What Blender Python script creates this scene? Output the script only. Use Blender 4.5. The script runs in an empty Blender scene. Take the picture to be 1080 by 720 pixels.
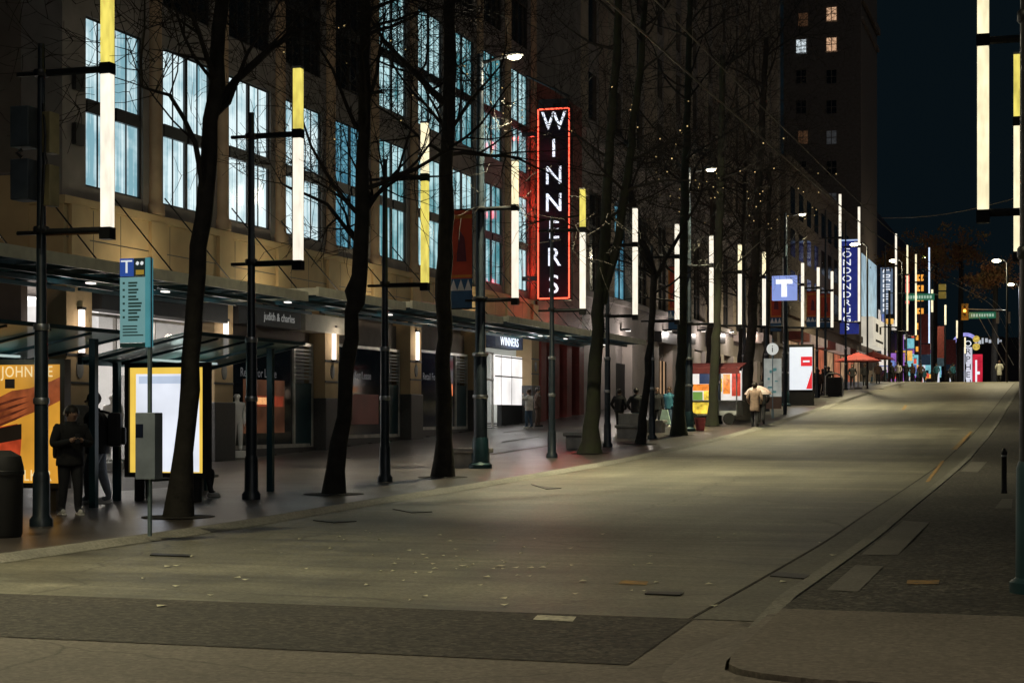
import bpy, bmesh, math, random
from mathutils import Vector, Matrix
random.seed(7)
SC = bpy.context.scene
COL = SC.collection
PI = math.pi

# ------------------------------------------------------------------ survey of the place
F = 1800.0; TH = math.atan(570/1800.0); CC = math.cos(TH); SS = math.sin(TH); ZC = 1.75; VX = 1110.0; HY = 440.0
def PX(x, y, X):
    s = (x-VX)*CC/X; D = F/s
    return Vector((X, (D+X*SS)/CC, ZC+(HY-y)/s))
def PYd(x, y, Y):
    s = (F+SS*CC*(x-VX))/(Y*CC)
    return Vector(((x-VX)/s*CC, Y, ZC+(HY-y)/s))
def PD(x, y, D):
    s = F/D; X = (x-VX)/s*CC
    return Vector((X, (D+X*SS)/CC, ZC+(HY-y)/s))
GP = [(-60,0),(15,0),(22.6,.02),(29.4,.12),(36.2,.21),(43,.32),(49.8,.45),(56.6,.66),(63.4,.86),(70.2,1.1),(97,2.3),(125,3.6),(150,4.65),(165,5.05),(185,5.2),(230,5.2),(800,3.0),(3000,3.0)]
def _pchip(P):
    n = len(P); h = [P[i+1][0]-P[i][0] for i in range(n-1)]; d = [(P[i+1][1]-P[i][1])/h[i] for i in range(n-1)]
    m = [0.0]*n
    for i in range(1, n-1):
        if d[i-1]*d[i] > 0:
            w1 = 2*h[i]+h[i-1]; w2 = h[i]+2*h[i-1]
            m[i] = (w1+w2)/(w1/d[i-1]+w2/d[i])
    return h, d, m
_h, _d, _m = _pchip(GP)
def gz(Y):
    if Y <= GP[0][0]: return 0.0
    for i in range(len(GP)-1):
        if Y <= GP[i+1][0]:
            t = (Y-GP[i][0])/_h[i]; a, b = GP[i][1], GP[i+1][1]
            return (2*t**3-3*t*t+1)*a+(t**3-2*t*t+t)*_h[i]*_m[i]+(-2*t**3+3*t*t)*b+(t**3-t*t)*_h[i]*_m[i+1]
    return GP[-1][1]
def PG(x, y, off=0.0):
    """point of the sloping ground under a sight line"""
    best = None; prev = None
    D = 8.0
    while D < 200:
        p = PD(x, y, D); e = p.z-(gz(p.y)+off)
        if prev is not None and prev[0]*e <= 0:
            t = prev[0]/(prev[0]-e) if prev[0] != e else 0
            p = PD(x, y, prev[1]+(D-prev[1])*t); return p
        prev = (e, D); D += .1
    return p
LP = .08      # left pavement above the road
RP = .12

# ------------------------------------------------------------------ materials
MATS = {}
def M(name, col, rough=.6, metal=0.0, var=.25, scale=3.0, bump=0.0, bscale=40.0, spec=.5, col2=None):
    if name in MATS: return MATS[name]
    m = bpy.data.materials.new(name); m.use_nodes = True; nt = m.node_tree; b = nt.nodes['Principled BSDF']
    tc = nt.nodes.new('ShaderNodeTexCoord')
    nz = nt.nodes.new('ShaderNodeTexNoise'); nz.inputs['Scale'].default_value = scale; nz.inputs['Detail'].default_value = 6
    nt.links.new(tc.outputs['Object'], nz.inputs['Vector'])
    cr = nt.nodes.new('ShaderNodeValToRGB'); cr.color_ramp.elements[0].position = .3; cr.color_ramp.elements[1].position = .7
    c2 = col2 or tuple(min(1, c*(1+var)) for c in col); c1 = tuple(c*(1-var) for c in col) if not col2 else col
    cr.color_ramp.elements[0].color = (*c1, 1); cr.color_ramp.elements[1].color = (*c2, 1)
    nt.links.new(nz.outputs['Fac'], cr.inputs['Fac']); nt.links.new(cr.outputs['Color'], b.inputs['Base Color'])
    b.inputs['Roughness'].default_value = rough; b.inputs['Metallic'].default_value = metal
    b.inputs['Specular IOR Level'].default_value = spec
    if bump:
        n2 = nt.nodes.new('ShaderNodeTexNoise'); n2.inputs['Scale'].default_value = bscale; n2.inputs['Detail'].default_value = 4
        nt.links.new(tc.outputs['Object'], n2.inputs['Vector'])
        bp = nt.nodes.new('ShaderNodeBump'); bp.inputs['Strength'].default_value = bump; bp.inputs['Distance'].default_value = .02
        nt.links.new(n2.outputs['Fac'], bp.inputs['Height']); nt.links.new(bp.outputs['Normal'], b.inputs['Normal'])
    MATS[name] = m; return m
def E(name, col, strength=1.0, var=.12, scale=2.0, stretch=(1,1,1)):
    """a thing that gives off light: emission broken up by a little noise"""
    if name in MATS: return MATS[name]
    m = bpy.data.materials.new(name); m.use_nodes = True; nt = m.node_tree; b = nt.nodes['Principled BSDF']
    tc = nt.nodes.new('ShaderNodeTexCoord'); mp = nt.nodes.new('ShaderNodeMapping'); mp.inputs['Scale'].default_value = stretch
    nz = nt.nodes.new('ShaderNodeTexNoise'); nz.inputs['Scale'].default_value = scale; nz.inputs['Detail'].default_value = 3
    nt.links.new(tc.outputs['Object'], mp.inputs['Vector']); nt.links.new(mp.outputs['Vector'], nz.inputs['Vector'])
    mr = nt.nodes.new('ShaderNodeMapRange'); mr.inputs['From Min'].default_value = .3; mr.inputs['From Max'].default_value = .7
    mr.inputs['To Min'].default_value = strength*(1-var); mr.inputs['To Max'].default_value = strength*(1+var)
    nt.links.new(nz.outputs['Fac'], mr.inputs['Value'])
    b.inputs['Base Color'].default_value = (*[c*.3 for c in col], 1); b.inputs['Roughness'].default_value = .4
    b.inputs['Emission Color'].default_value = (*col, 1); nt.links.new(mr.outputs['Result'], b.inputs['Emission Strength'])
    MATS[name] = m; return m

def window_mat(name, lo, hi, strength, tint=None):
    """lit office glazing: vertical blinds, ceiling lamps and dim furniture seen through glass"""
    m = bpy.data.materials.new(name); m.use_nodes = True; nt = m.node_tree; b = nt.nodes['Principled BSDF']
    N = nt.nodes.new; L = nt.links.new
    g = N('ShaderNodeNewGeometry')
    m1 = N('ShaderNodeMapping'); m1.inputs['Scale'].default_value = (0, 4.2, .12); L(g.outputs['Position'], m1.inputs['Vector'])
    n1 = N('ShaderNodeTexNoise'); n1.inputs['Scale'].default_value = 1.6; n1.inputs['Detail'].default_value = 4; L(m1.outputs['Vector'], n1.inputs['Vector'])
    m2 = N('ShaderNodeMapping'); m2.inputs['Scale'].default_value = (0, .5, .7); L(g.outputs['Position'], m2.inputs['Vector'])
    n2 = N('ShaderNodeTexNoise'); n2.inputs['Scale'].default_value = 1.3; n2.inputs['Detail'].default_value = 5; L(m2.outputs['Vector'], n2.inputs['Vector'])
    oi = N('ShaderNodeObjectInfo'); oz = N('ShaderNodeMapRange'); oz.inputs['To Min'].default_value = -.13; oz.inputs['To Max'].default_value = .16; L(oi.outputs['Random'], oz.inputs['Value'])
    sp = N('ShaderNodeSeparateXYZ'); L(g.outputs['Position'], sp.inputs[0]); sn = N('ShaderNodeMath'); sn.operation = 'SINE'; sk = N('ShaderNodeMath'); sk.operation = 'MULTIPLY'; sk.inputs[1].default_value = 34; L(sp.outputs['Z'], sk.inputs[0]); L(sk.outputs[0], sn.inputs[0])
    sl = N('ShaderNodeMath'); sl.operation = 'MULTIPLY'; sl.inputs[1].default_value = .008; L(sn.outputs[0], sl.inputs[0])
    a0 = N('ShaderNodeMath'); a0.operation = 'ADD'; L(n1.outputs['Fac'], a0.inputs[0]); L(oz.outputs['Result'], a0.inputs[1])
    a1 = N('ShaderNodeMath'); a1.operation = 'ADD'; L(a0.outputs[0], a1.inputs[0]); L(sl.outputs[0], a1.inputs[1])
    ad = N('ShaderNodeMath'); ad.operation = 'ADD'; L(a1.outputs[0], ad.inputs[0]); L(n2.outputs['Fac'], ad.inputs[1])
    cr = N('ShaderNodeValToRGB'); e = cr.color_ramp.elements
    e[0].position = .41; e[0].color = (*lo, 1); e[1].position = .58; e[1].color = (*hi, 1)
    hv = N('ShaderNodeMath'); hv.operation = 'MULTIPLY'; hv.inputs[1].default_value = .5; L(ad.outputs[0], hv.inputs[0]); L(hv.outputs[0], cr.inputs['Fac'])
    L(cr.outputs['Color'], b.inputs['Emission Color']); b.inputs['Emission Strength'].default_value = strength
    b.inputs['Base Color'].default_value = (.02, .03, .035, 1); b.inputs['Roughness'].default_value = .12
    MATS[name] = m; return m

def glass_mat(name, col, alpha, rough=.06):
    m = bpy.data.materials.new(name); m.use_nodes = True; nt = m.node_tree
    b = nt.nodes['Principled BSDF']; b.inputs['Base Color'].default_value = (*col, 1); b.inputs['Roughness'].default_value = rough
    b.inputs['Alpha'].default_value = alpha
    MATS[name] = m; return m

# ground
def ground_mat(name, c1, c2, rough, agg=0.0, streak=False, slabs=None, grain=90, crack=0, stone=30):
    m = bpy.data.materials.new(name); m.use_nodes = True; nt = m.node_tree; b = nt.nodes['Principled BSDF']
    N = nt.nodes.new; L = nt.links.new
    g = N('ShaderNodeNewGeometry'); mp = N('ShaderNodeMapping'); L(g.outputs['Position'], mp.inputs['Vector'])
    mp.inputs['Scale'].default_value = (.30, .55, 1) if streak else (1, 1, 1)
    n1 = N('ShaderNodeTexNoise'); n1.inputs['Scale'].default_value = .9 if streak else .55; n1.inputs['Detail'].default_value = 9; n1.inputs['Roughness'].default_value = .68
    L(mp.outputs['Vector'], n1.inputs['Vector'])
    n2 = N('ShaderNodeTexNoise'); n2.inputs['Scale'].default_value = grain; n2.inputs['Detail'].default_value = 6; n2.inputs['Roughness'].default_value = .7; L(g.outputs['Position'], n2.inputs['Vector'])
    cr = N('ShaderNodeValToRGB'); cr.color_ramp.elements[0].position = .34; cr.color_ramp.elements[1].position = .66
    cr.color_ramp.elements[0].color = (*c1, 1); cr.color_ramp.elements[1].color = (*c2, 1); L(n1.outputs['Fac'], cr.inputs['Fac'])
    gr = N('ShaderNodeMapRange'); gr.inputs['From Min'].default_value = .3; gr.inputs['From Max'].default_value = .7
    gr.inputs['To Min'].default_value = 1-agg; gr.inputs['To Max'].default_value = 1+agg; L(n2.outputs['Fac'], gr.inputs['Value'])
    gs = gr.outputs['Result']
    def mul(a_, b_):
        q = N('ShaderNodeMath'); q.operation = 'MULTIPLY'; L(a_, q.inputs[0]); L(b_, q.inputs[1]); return q.outputs[0]
    if streak:
        m3 = N('ShaderNodeMapping'); m3.inputs['Scale'].default_value = (.10, 2.6, 1); L(g.outputs['Position'], m3.inputs['Vector'])
        n3 = N('ShaderNodeTexNoise'); n3.inputs['Scale'].default_value = 1.3; n3.inputs['Detail'].default_value = 6; n3.inputs['Roughness'].default_value = .65; L(m3.outputs['Vector'], n3.inputs['Vector'])
        r3 = N('ShaderNodeMapRange'); r3.inputs['From Min'].default_value = .3; r3.inputs['From Max'].default_value = .7; r3.inputs['To Min'].default_value = .66; r3.inputs['To Max'].default_value = 1.28; L(n3.outputs['Fac'], r3.inputs['Value'])
        m4 = N('ShaderNodeMapping'); m4.inputs['Scale'].default_value = (1.6, .05, 1); L(g.outputs['Position'], m4.inputs['Vector'])
        n4 = N('ShaderNodeTexNoise'); n4.inputs['Scale'].default_value = 1.0; n4.inputs['Detail'].default_value = 5; L(m4.outputs['Vector'], n4.inputs['Vector'])
        r4 = N('ShaderNodeMapRange'); r4.inputs['From Min'].default_value = .3; r4.inputs['From Max'].default_value = .7; r4.inputs['To Min'].default_value = .82; r4.inputs['To Max'].default_value = 1.15; L(n4.outputs['Fac'], r4.inputs['Value'])
        gs = mul(mul(gs, r3.outputs['Result']), r4.outputs['Result'])
    vg = N('ShaderNodeTexVoronoi'); vg.inputs['Scale'].default_value = stone; L(g.outputs['Position'], vg.inputs['Vector'])
    sg = N('ShaderNodeSeparateColor'); L(vg.outputs['Color'], sg.inputs[0]); rg = N('ShaderNodeMapRange'); rg.inputs['To Min'].default_value = 1-agg*.85; rg.inputs['To Max'].default_value = 1+agg*.85; L(sg.outputs[0], rg.inputs['Value'])
    gs = mul(gs, rg.outputs['Result'])
    if crack:
        vn = N('ShaderNodeTexNoise'); vn.inputs['Scale'].default_value = .8; vn.inputs['Detail'].default_value = 6; L(g.outputs['Position'], vn.inputs['Vector'])
        vm = N('ShaderNodeVectorMath'); vm.operation = 'MULTIPLY_ADD'; L(vn.outputs['Color'], vm.inputs[0]); vm.inputs[1].default_value = (1.2, 1.2, 0); L(g.outputs['Position'], vm.inputs[2])
        vo = N('ShaderNodeTexVoronoi'); vo.feature = 'DISTANCE_TO_EDGE'; vo.inputs['Scale'].default_value = crack; L(vm.outputs['Vector'], vo.inputs['Vector'])
        rc = N('ShaderNodeMapRange'); rc.inputs['From Min'].default_value = .0; rc.inputs['From Max'].default_value = .006; rc.inputs['To Min'].default_value = .5; rc.inputs['To Max'].default_value = 1.0; L(vo.outputs['Distance'], rc.inputs['Value'])
        gs = mul(gs, rc.outputs['Result'])
    mx = N('ShaderNodeVectorMath'); mx.operation = 'SCALE'; L(cr.outputs['Color'], mx.inputs[0]); L(gs, mx.inputs['Scale'])
    out = mx.outputs['Vector']
    if slabs:
        br = N('ShaderNodeTexBrick'); br.offset = .5; br.inputs['Color1'].default_value = (1,1,1,1); br.inputs['Color2'].default_value = (.72,.7,.7,1)
        br.inputs['Mortar'].default_value = (.35,.35,.35,1); br.inputs['Scale'].default_value = 1; br.inputs['Mortar Size'].default_value = .008
        br.inputs['Brick Width'].default_value = slabs[0]; br.inputs['Row Height'].default_value = slabs[1]
        L(g.outputs['Position'], br.inputs['Vector'])
        mm = N('ShaderNodeVectorMath'); mm.operation = 'MULTIPLY'; L(out, mm.inputs[0]); L(br.outputs['Color'], mm.inputs[1]); out = mm.outputs['Vector']
    L(out, b.inputs['Base Color'])
    rr = N('ShaderNodeMapRange'); rr.inputs['To Min'].default_value = rough-.12; rr.inputs['To Max'].default_value = rough+.1; L(n1.outputs['Fac'], rr.inputs['Value']); L(rr.outputs['Result'], b.inputs['Roughness'])
    bp = N('ShaderNodeBump'); bp.inputs['Strength'].default_value = .35; bp.inputs['Distance'].default_value = .01; L(n2.outputs['Fac'], bp.inputs['Height']); L(bp.outputs['Normal'], b.inputs['Normal'])
    MATS[name] = m; return m
ROAD = ground_mat('worn_concrete_road', (.062,.058,.045), (.192,.182,.138), .52, .32, streak=True, grain=16, crack=.16)
APRON = ground_mat('apron_concrete', (.115,.10,.084), (.175,.155,.13), .7, .28, grain=14, crack=.22)
CORNER = ground_mat('corner_concrete', (.125,.108,.088), (.165,.145,.12), .7, .28, grain=16)
STRIP = ground_mat('asphalt_strip', (.027,.023,.019), (.050,.043,.036), .75, .95, grain=13, stone=22)
AGG = ground_mat('exposed_aggregate', (.036,.033,.028), (.072,.066,.056), .75, .85, grain=13, stone=24)
PAVE = ground_mat('dark_paving', (.048,.041,.039), (.095,.080,.075), .32, .16, slabs=(1.2, .6))
KERB = ground_mat('granite_kerb', (.13,.125,.11), (.22,.21,.18), .65, .3)
GUTTER = ground_mat('gutter_concrete', (.08,.077,.062), (.14,.135,.112), .6, .3, grain=14)
SLAB = ground_mat('pale_paving_slab', (.11,.105,.092), (.16,.15,.135), .7, .2)
EARTH = ground_mat('far_ground', (.03,.03,.03), (.05,.05,.05), .9, .2)

STONE = M('brown_stone', (.185,.165,.158), .75, var=.22, scale=1.2, bump=.2, bscale=18)
STONE_D = M('dark_stone', (.13,.105,.09), .8, var=.25, scale=1.1, bump=.2, bscale=18)
BEIGE = M('beige_sandstone', (.42,.30,.165), .8, var=.16, scale=.9, bump=.2, bscale=25)
COLUMN = M('column_stone', (.34,.235,.15), .7, var=.2, scale=2, bump=.15)
GRANITE = M('dark_granite', (.05,.048,.047), .35, var=.3, scale=20)
LIGHTST = M('pale_limestone', (.50,.44,.40), .8, var=.15, scale=.8, bump=.2, bscale=15)
GREYST = M('grey_limestone', (.30,.265,.25), .85, var=.2, scale=.7, bump=.25, bscale=10)
REDST = M('red_paint_and_glow_stone', (.22,.045,.035), .6, var=.25, scale=2)  # own colour of piers and fascias; on the wall panel, painted neon glow
BRICK = M('speckled_brick', (.26,.21,.18), .85, var=.35, scale=9, bump=.3, bscale=30)
TOWER = M('tower_brick', (.125,.105,.095), .9, var=.2, scale=3)
NAVYB = M('navy_render', (.03,.045,.09), .8, var=.3)
FRAME = M('dark_window_frame', (.035,.035,.037), .4, .3)
STEEL = M('black_painted_steel', (.012,.013,.015), .38, .2, var=.3)
BLUEST = M('blue_black_painted_steel', (.013,.021,.030), .4, .2, var=.3, scale=6)
TEAL = M('teal_painted_steel', (.014,.048,.06), .4, .2)
CHROME = M('worn_metal', (.35,.36,.37), .35, .9)
FASCIA = M('canopy_fascia', (.66,.66,.52), .5, .1, var=.15)
DARKGLASS = M('dark_shop_glass', (.008,.012,.018), .07, var=.3, spec=.6)
NAVYGLASS = M('navy_shop_glass', (.008,.014,.045), .08, var=.3, spec=.6)
BLACK = M('matt_black', (.012,.012,.013), .6)
TRIM = M('pale_metal_trim', (.5,.48,.44), .4, .4)
WHITE = M('white_panel', (.8,.79,.77), .5, var=.05)
CREAM = M('cream_panel', (.6,.54,.44), .6, var=.1)
CONC = M('cast_concrete', (.3,.29,.27), .8, var=.2, bump=.2)
BARK = M('dark_bark', (.022,.019,.015), .9, var=.4, scale=5, bump=.8, bscale=14)
MOSS = M('mossy_bark', (.018,.016,.012), .9, scale=3, bump=.8, bscale=14, col2=(.024,.030,.012))
TWIG = M('twig_bark', (.022,.018,.015), .9, var=.3)
SOIL = M('tree_pit_soil', (.02,.017,.014), .95, bump=.6)
CGLASS = glass_mat('teal_canopy_glass', (.09,.42,.44), .8, .2)
SGLASS = glass_mat('green_shelter_glass', (.22,.48,.45), .72, .3)
CLEAR = glass_mat('clear_shop_glass', (.02,.03,.03), .22, .03)
LOUVRE = M('grey_louvre', (.2,.2,.2), .5, .3)

T_WHITE = E('white_light_tube', (1,.92,.76), 1.08, .16, 2.5, (3,3,1))
T_PALE = E('pale_yellow_light_tube', (1,.88,.56), 1.15, .2, 2.5, (3,3,1))
T_YEL = E('yellow_light_tube', (.95,.80,.16), .85, .3, 2.5, (3,3,1))
T_BLUE = E('blue_white_light_tube', (.6,.75,1), 1.3, .1)
LAMPGLOW = E('lamp_lens_glow', (1,.92,.62), 9, .05)
NEONRED = E('red_neon', (1,.09,.045), 3.0, .03, 3)
NEONWHITE = E('white_neon', (.82,.88,1), 1.2, .02)
W_LIT = window_mat('lit_office_window', (.22,.42,.49), (.80,.97,1), 1.0)
W_BLUE = window_mat('dim_blue_window', (.03,.14,.22), (.20,.52,.66), .8)
W_TEAL = window_mat('lit_teal_window', (.08,.27,.31), (.62,.91,.95), .9)
W_DARK = M('unlit_window', (.010,.013,.016), .15, var=.4)
SCONCE = E('wall_sconce_glow', (1,.92,.85), 1.6, .1)
SHOPLIT = E('lit_shop_wall', (1,.95,.9), .78, .25, 1.5)
CEILIT = E('ceiling_light_panel', (1,.95,.88), 3.2, .05)

# ------------------------------------------------------------------ mesh helpers
class MB:
    def __init__(s): s.bm = bmesh.new()
    def b(s, x0, x1, y0, y1, z0, z1, bev=0):
        if x0 > x1: x0, x1 = x1, x0
        if y0 > y1: y0, y1 = y1, y0
        if z0 > z1: z0, z1 = z1, z0
        v = [s.bm.verts.new(p) for p in ((x0,y0,z0),(x1,y0,z0),(x1,y1,z0),(x0,y1,z0),(x0,y0,z1),(x1,y0,z1),(x1,y1,z1),(x0,y1,z1))]
        fs = [s.bm.faces.new([v[i] for i in f]) for f in ((3,2,1,0),(4,5,6,7),(0,1,5,4),(1,2,6,5),(2,3,7,6),(3,0,4,7))]
        if bev:
            es = set(e for f in fs for e in f.edges)
            bmesh.ops.bevel(s.bm, geom=list(es), offset=bev, segments=2, affect='EDGES', profile=.6)
        return s
    def c(s, cx, cy, cz, sx, sy, sz, bev=0): return s.b(cx-sx/2, cx+sx/2, cy-sy/2, cy+sy/2, cz-sz/2, cz+sz/2, bev)
    def path(s, pts, rad, n=8, cap=True, flat=1.0):
        pts = [Vector(p) for p in pts]
        if not hasattr(rad, '__len__'): rad = [rad]*len(pts)
        rings = []; prevu = None
        for i, p in enumerate(pts):
            d = (pts[min(i+1, len(pts)-1)]-pts[max(i-1, 0)])
            if d.length < 1e-6: d = Vector((0,0,1))
            d.normalize()
            if prevu is None:
                a = Vector((1,0,0)) if abs(d.x) < .8 else Vector((0,1,0)); u = (a-d*a.dot(d)).normalized()
            else:
                u = prevu-d*prevu.dot(d)
                u = u.normalized() if u.length > 1e-5 else d.orthogonal().normalized()
            prevu = u; w = d.cross(u)
            rings.append([s.bm.verts.new(p+(u*math.cos(2*PI*k/n)+w*flat*math.sin(2*PI*k/n))*rad[i]) for k in range(n)])
        for a, b_ in zip(rings, rings[1:]):
            for k in range(n): s.bm.faces.new((a[k], a[(k+1)%n], b_[(k+1)%n], b_[k]))
        if cap and n > 2:
            s.bm.faces.new(rings[0][::-1]); s.bm.faces.new(rings[-1])
        return s
    def t(s, p0, p1, r0, r1=None, n=10): return s.path([p0, p1], [r0, r0 if r1 is None else r1], n)
    def lathe(s, prof, c=(0,0,0), n=16, sx=1, sy=1):
        rings = [[s.bm.verts.new((c[0]+r*sx*math.cos(2*PI*k/n), c[1]+r*sy*math.sin(2*PI*k/n), c[2]+z)) for k in range(n)] for r, z in prof]
        for a, b_ in zip(rings, rings[1:]):
            for k in range(n): s.bm.faces.new((a[k], a[(k+1)%n], b_[(k+1)%n], b_[k]))
        s.bm.faces.new(rings[0][::-1]); s.bm.faces.new(rings[-1]); return s
    def q(s, *pts):
        s.bm.faces.new([s.bm.verts.new(p) for p in pts]); return s
    def prism(s, pts, off):
        off = Vector(off); a = [s.bm.verts.new(p) for p in pts]; b_ = [s.bm.verts.new(Vector(p)+off) for p in pts]; n = len(pts)
        s.bm.faces.new(a[::-1]); s.bm.faces.new(b_)
        for k in range(n): s.bm.faces.new((a[k], a[(k+1)%n], b_[(k+1)%n], b_[k]))
        return s
    def ball(s, c, r, sx=1, sy=1, sz=1, sub=2):
        r_ = bmesh.ops.create_icosphere(s.bm, subdivisions=sub, radius=r)
        for v in r_['verts']: v.co = Vector((v.co.x*sx+c[0], v.co.y*sy+c[1], v.co.z*sz+c[2]))
        return s
def org(o):
    v = Vector((0,0,0))
    while o is not None: v = v+o.location; o = o.parent
    return v
def link(name, me, parent=None):
    o = bpy.data.objects.new(name, me); COL.objects.link(o)
    if parent is not None: o.parent = parent
    return o
def obj(name, mb, mat, parent=None, smooth=False, label=None):
    """link a mesh built in world coordinates under its thing"""
    bm = mb.bm; off = org(parent)
    bmesh.ops.recalc_face_normals(bm, faces=bm.faces[:])
    if off.length: bmesh.ops.translate(bm, verts=bm.verts[:], vec=-off)
    if smooth:
        for f in bm.faces: f.smooth = True
    me = bpy.data.meshes.new(name); bm.to_mesh(me); bm.free()
    me.materials.append(mat)
    if smooth:
        try: me.set_sharp_from_angle(angle=math.radians(40))
        except Exception: pass
    o = link(name, me, parent)
    if label: o['label'] = label
    return o
def tag(o, label, cat, group=None, kind=None):
    o['label'] = label; o['category'] = cat
    if group: o['group'] = group
    if kind: o['kind'] = kind
    return o
def thing(name, label, cat, loc, group=None):
    o = bpy.data.objects.new(name, None); COL.objects.link(o); o.location = loc; o.empty_display_size = .2
    return tag(o, label, cat, group)
def struct(name, mb, mat, smooth=False):
    o = obj(name, mb, mat, None, smooth); o['kind'] = 'structure'; return o
def dup(root, loc, label=None, rz=None):
    r = root.copy(); COL.objects.link(r); r.location = loc
    if rz is not None: r.rotation_euler = (0, 0, rz)
    if label: r['label'] = label
    for ch in root.children:
        c = ch.copy(); COL.objects.link(c); c.parent = r
        for g in ch.children:
            d = g.copy(); COL.objects.link(d); d.parent = c
    return r
FACE_CAM = (PI/2, 0, 0)            # reads for someone looking up the street
FACE_ROAD = (PI/2, 0, PI/2)        # reads for someone on the road looking at the left facades
def text(name, body, size, loc, rot, mat, parent, ext=.01, align='CENTER', sx=1.0, space=1.0, tilt=0, bold=0.0):
    cu = bpy.data.curves.new(name, 'FONT'); cu.body = body; cu.size = size; cu.extrude = ext; cu.align_x = align; cu.align_y = 'CENTER'
    cu.space_character = space; cu.offset = bold; cu.resolution_u = 3
    o = bpy.data.objects.new(name, cu); COL.objects.link(o)
    dg = bpy.context.evaluated_depsgraph_get(); me = bpy.data.meshes.new_from_object(o.evaluated_get(dg))
    bpy.data.objects.remove(o)
    mtx = Matrix.Translation(Vector(loc)-org(parent)) @ Matrix.Rotation(rot[2], 4, 'Z') @ Matrix.Rotation(rot[0], 4, 'X') @ Matrix.Rotation(tilt, 4, 'Z') @ Matrix.Diagonal((sx,1,1,1))
    me.transform(mtx); me.materials.clear(); me.materials.append(mat)
    return link(name, me, parent)
def lamp(kind, name, loc, power, col, size=.3, rot=(0,0,0), **kw):
    l = bpy.data.lights.new(name, kind); l.energy = power; l.color = col
    if kind == 'AREA': l.shape = 'DISK'; l.size = size
    elif kind in ('POINT', 'SPOT'): l.shadow_soft_size = size
    for k, v in kw.items(): setattr(l, k, v)
    o = bpy.data.objects.new(name, l); COL.objects.link(o); o.location = loc; o.rotation_euler = rot; return o

# ------------------------------------------------------------------ ground, road, pavements
def ys(a, b):
    out = [a]; y = a
    while y < b-1e-6:
        y = min(b, y+(1.0 if y < 60 else 2.0 if y < 200 else 20)); out.append(y)
    return out
def sheet(name, xs, y0, y1, off, mat):
    mb = MB(); rows = []
    for y in ys(y0, y1): rows.append([mb.bm.verts.new((x, y, gz(y)+off)) for x in xs])
    for a, b in zip(rows, rows[1:]):
        for i in range(len(xs)-1): mb.bm.faces.new((a[i], a[i+1], b[i+1], b[i]))
    return struct(name, mb, mat, True)
KL, KR = -12.0, -2.38
sheet('ground', [-900, -300, -80, 80, 300, 900], -60, 2400, -.45, EARTH)
sheet('road', [KL-.1, -9, -6, KR-.62], 14.6, 760, 0, ROAD)
sheet('cross_street', [-90, -40, -12, 0, 30, 90], -40, 14.6, -.002, APRON)
sheet('gutter', [KR-.60, KR-.02], 14.6, 760, .004, GUTTER)
sheet('gutter_seam', [KR-.64, KR-.615], 14.6, 760, .005, STRIP)
mb = MB()
pts = [(-60,11.75,.004),(-2.86,11.75,.004),(-2.97,14.62,.004),(-60,14.62,.004)]
mb.q(*pts); struct('crosswalk_strip', mb, STRIP)
sheet('pavement', [-70, -24, -18, KL-.28], 14.6, 760, LP, PAVE)
# low kerbs as real steps
def kerb(name, x0, x1, y0, y1, top, mat, slope=0, taper=None):
    mb = MB(); prev = None
    for y in ys(y0, y1):
        z = gz(y); tp = top if not taper else max(.008, top*min(1, (y-taper[0])/(taper[1]-taper[0])))
        r = [mb.bm.verts.new(p) for p in ((x0, y, z-.2), (x0, y, z+tp), (x1-slope, y, z+tp), (x1, y, z+(.006 if slope else -.2)))]
        if prev:
            for k in range(3): mb.bm.faces.new((prev[k], prev[k+1], r[k+1], r[k]))
        else: mb.bm.faces.new(r)
        prev = r
    return struct(name, mb, mat)
kerb('kerb', KL-.28, KL, 14.6, 760, LP+.006, KERB, slope=.2)
kerb('right_kerb', KR, KR+.15, 13.6, 760, RP+.006, KERB, taper=(13.6, 15.4))
mb = MB(); mb.b(KR+.152, KR+.172, 15.0, 60, -.2, RP-.01); struct('kerb_joint', mb, STRIP)
mb = MB(); ring = [(KR+.18,14.6),(-2.17,13.8),(-2.13,12.6),(-2.10,11.6),(-2.04,11.2),(-1.93,11.0),(-1.75,10.86),(-1.4,10.72),(60,9.5)]
top = [mb.bm.verts.new((x, y, RP)) for x, y in ring]; bot = [mb.bm.verts.new((x, y, -.2)) for x, y in ring]
far = [mb.bm.verts.new((60, 14.6, RP))]
mb.bm.faces.new(top+far)
for i in range(len(ring)-1): mb.bm.faces.new((bot[i], bot[i+1], top[i+1], top[i]))
struct('corner_pavement', mb, CORNER)
mb = MB(); n_ = len(ring)-1
def off2(i, d):
    a_ = Vector(ring[max(0,i-1)]); b_ = Vector(ring[min(n_,i+1)]); t_ = (b_-a_).normalized(); q_ = Vector(ring[i])+Vector((t_.y, -t_.x))*d
    if i == 0: q_ = Vector((ring[0][0]-d, ring[0][1]))
    return q_
A_ = [mb.bm.verts.new((*off2(i, .03), RP-.035)) for i in range(n_)]; B_ = [mb.bm.verts.new((*off2(i, .12 if i < 2 else .45), .012 if i > 1 else RP-.05)) for i in range(n_)]
for i in range(n_-1): mb.bm.faces.new((A_[i], A_[i+1], B_[i+1], B_[i]))
struct('kerb_ramp', mb, APRON)
sheet('right_pavement', [KR+.175, 1, 60], 14.6, 760, RP, AGG)
def slab(name, pix, off, mat, base):
    mb = MB(); mb.q(*[tuple(PG(x, y, base)+Vector((0,0,off))) for x, y in pix]); return struct(name, mb, mat)
for pix in ([(514,480),(582,470),(583,469),(515,479)], [(528,467),(568,461),(569,460),(530,465.5)], [(530,456.5),(557,453.5),(558,452.5),(531,455.5)]): slab('pale_paving_band', pix, .005, KERB, LP)
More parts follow.
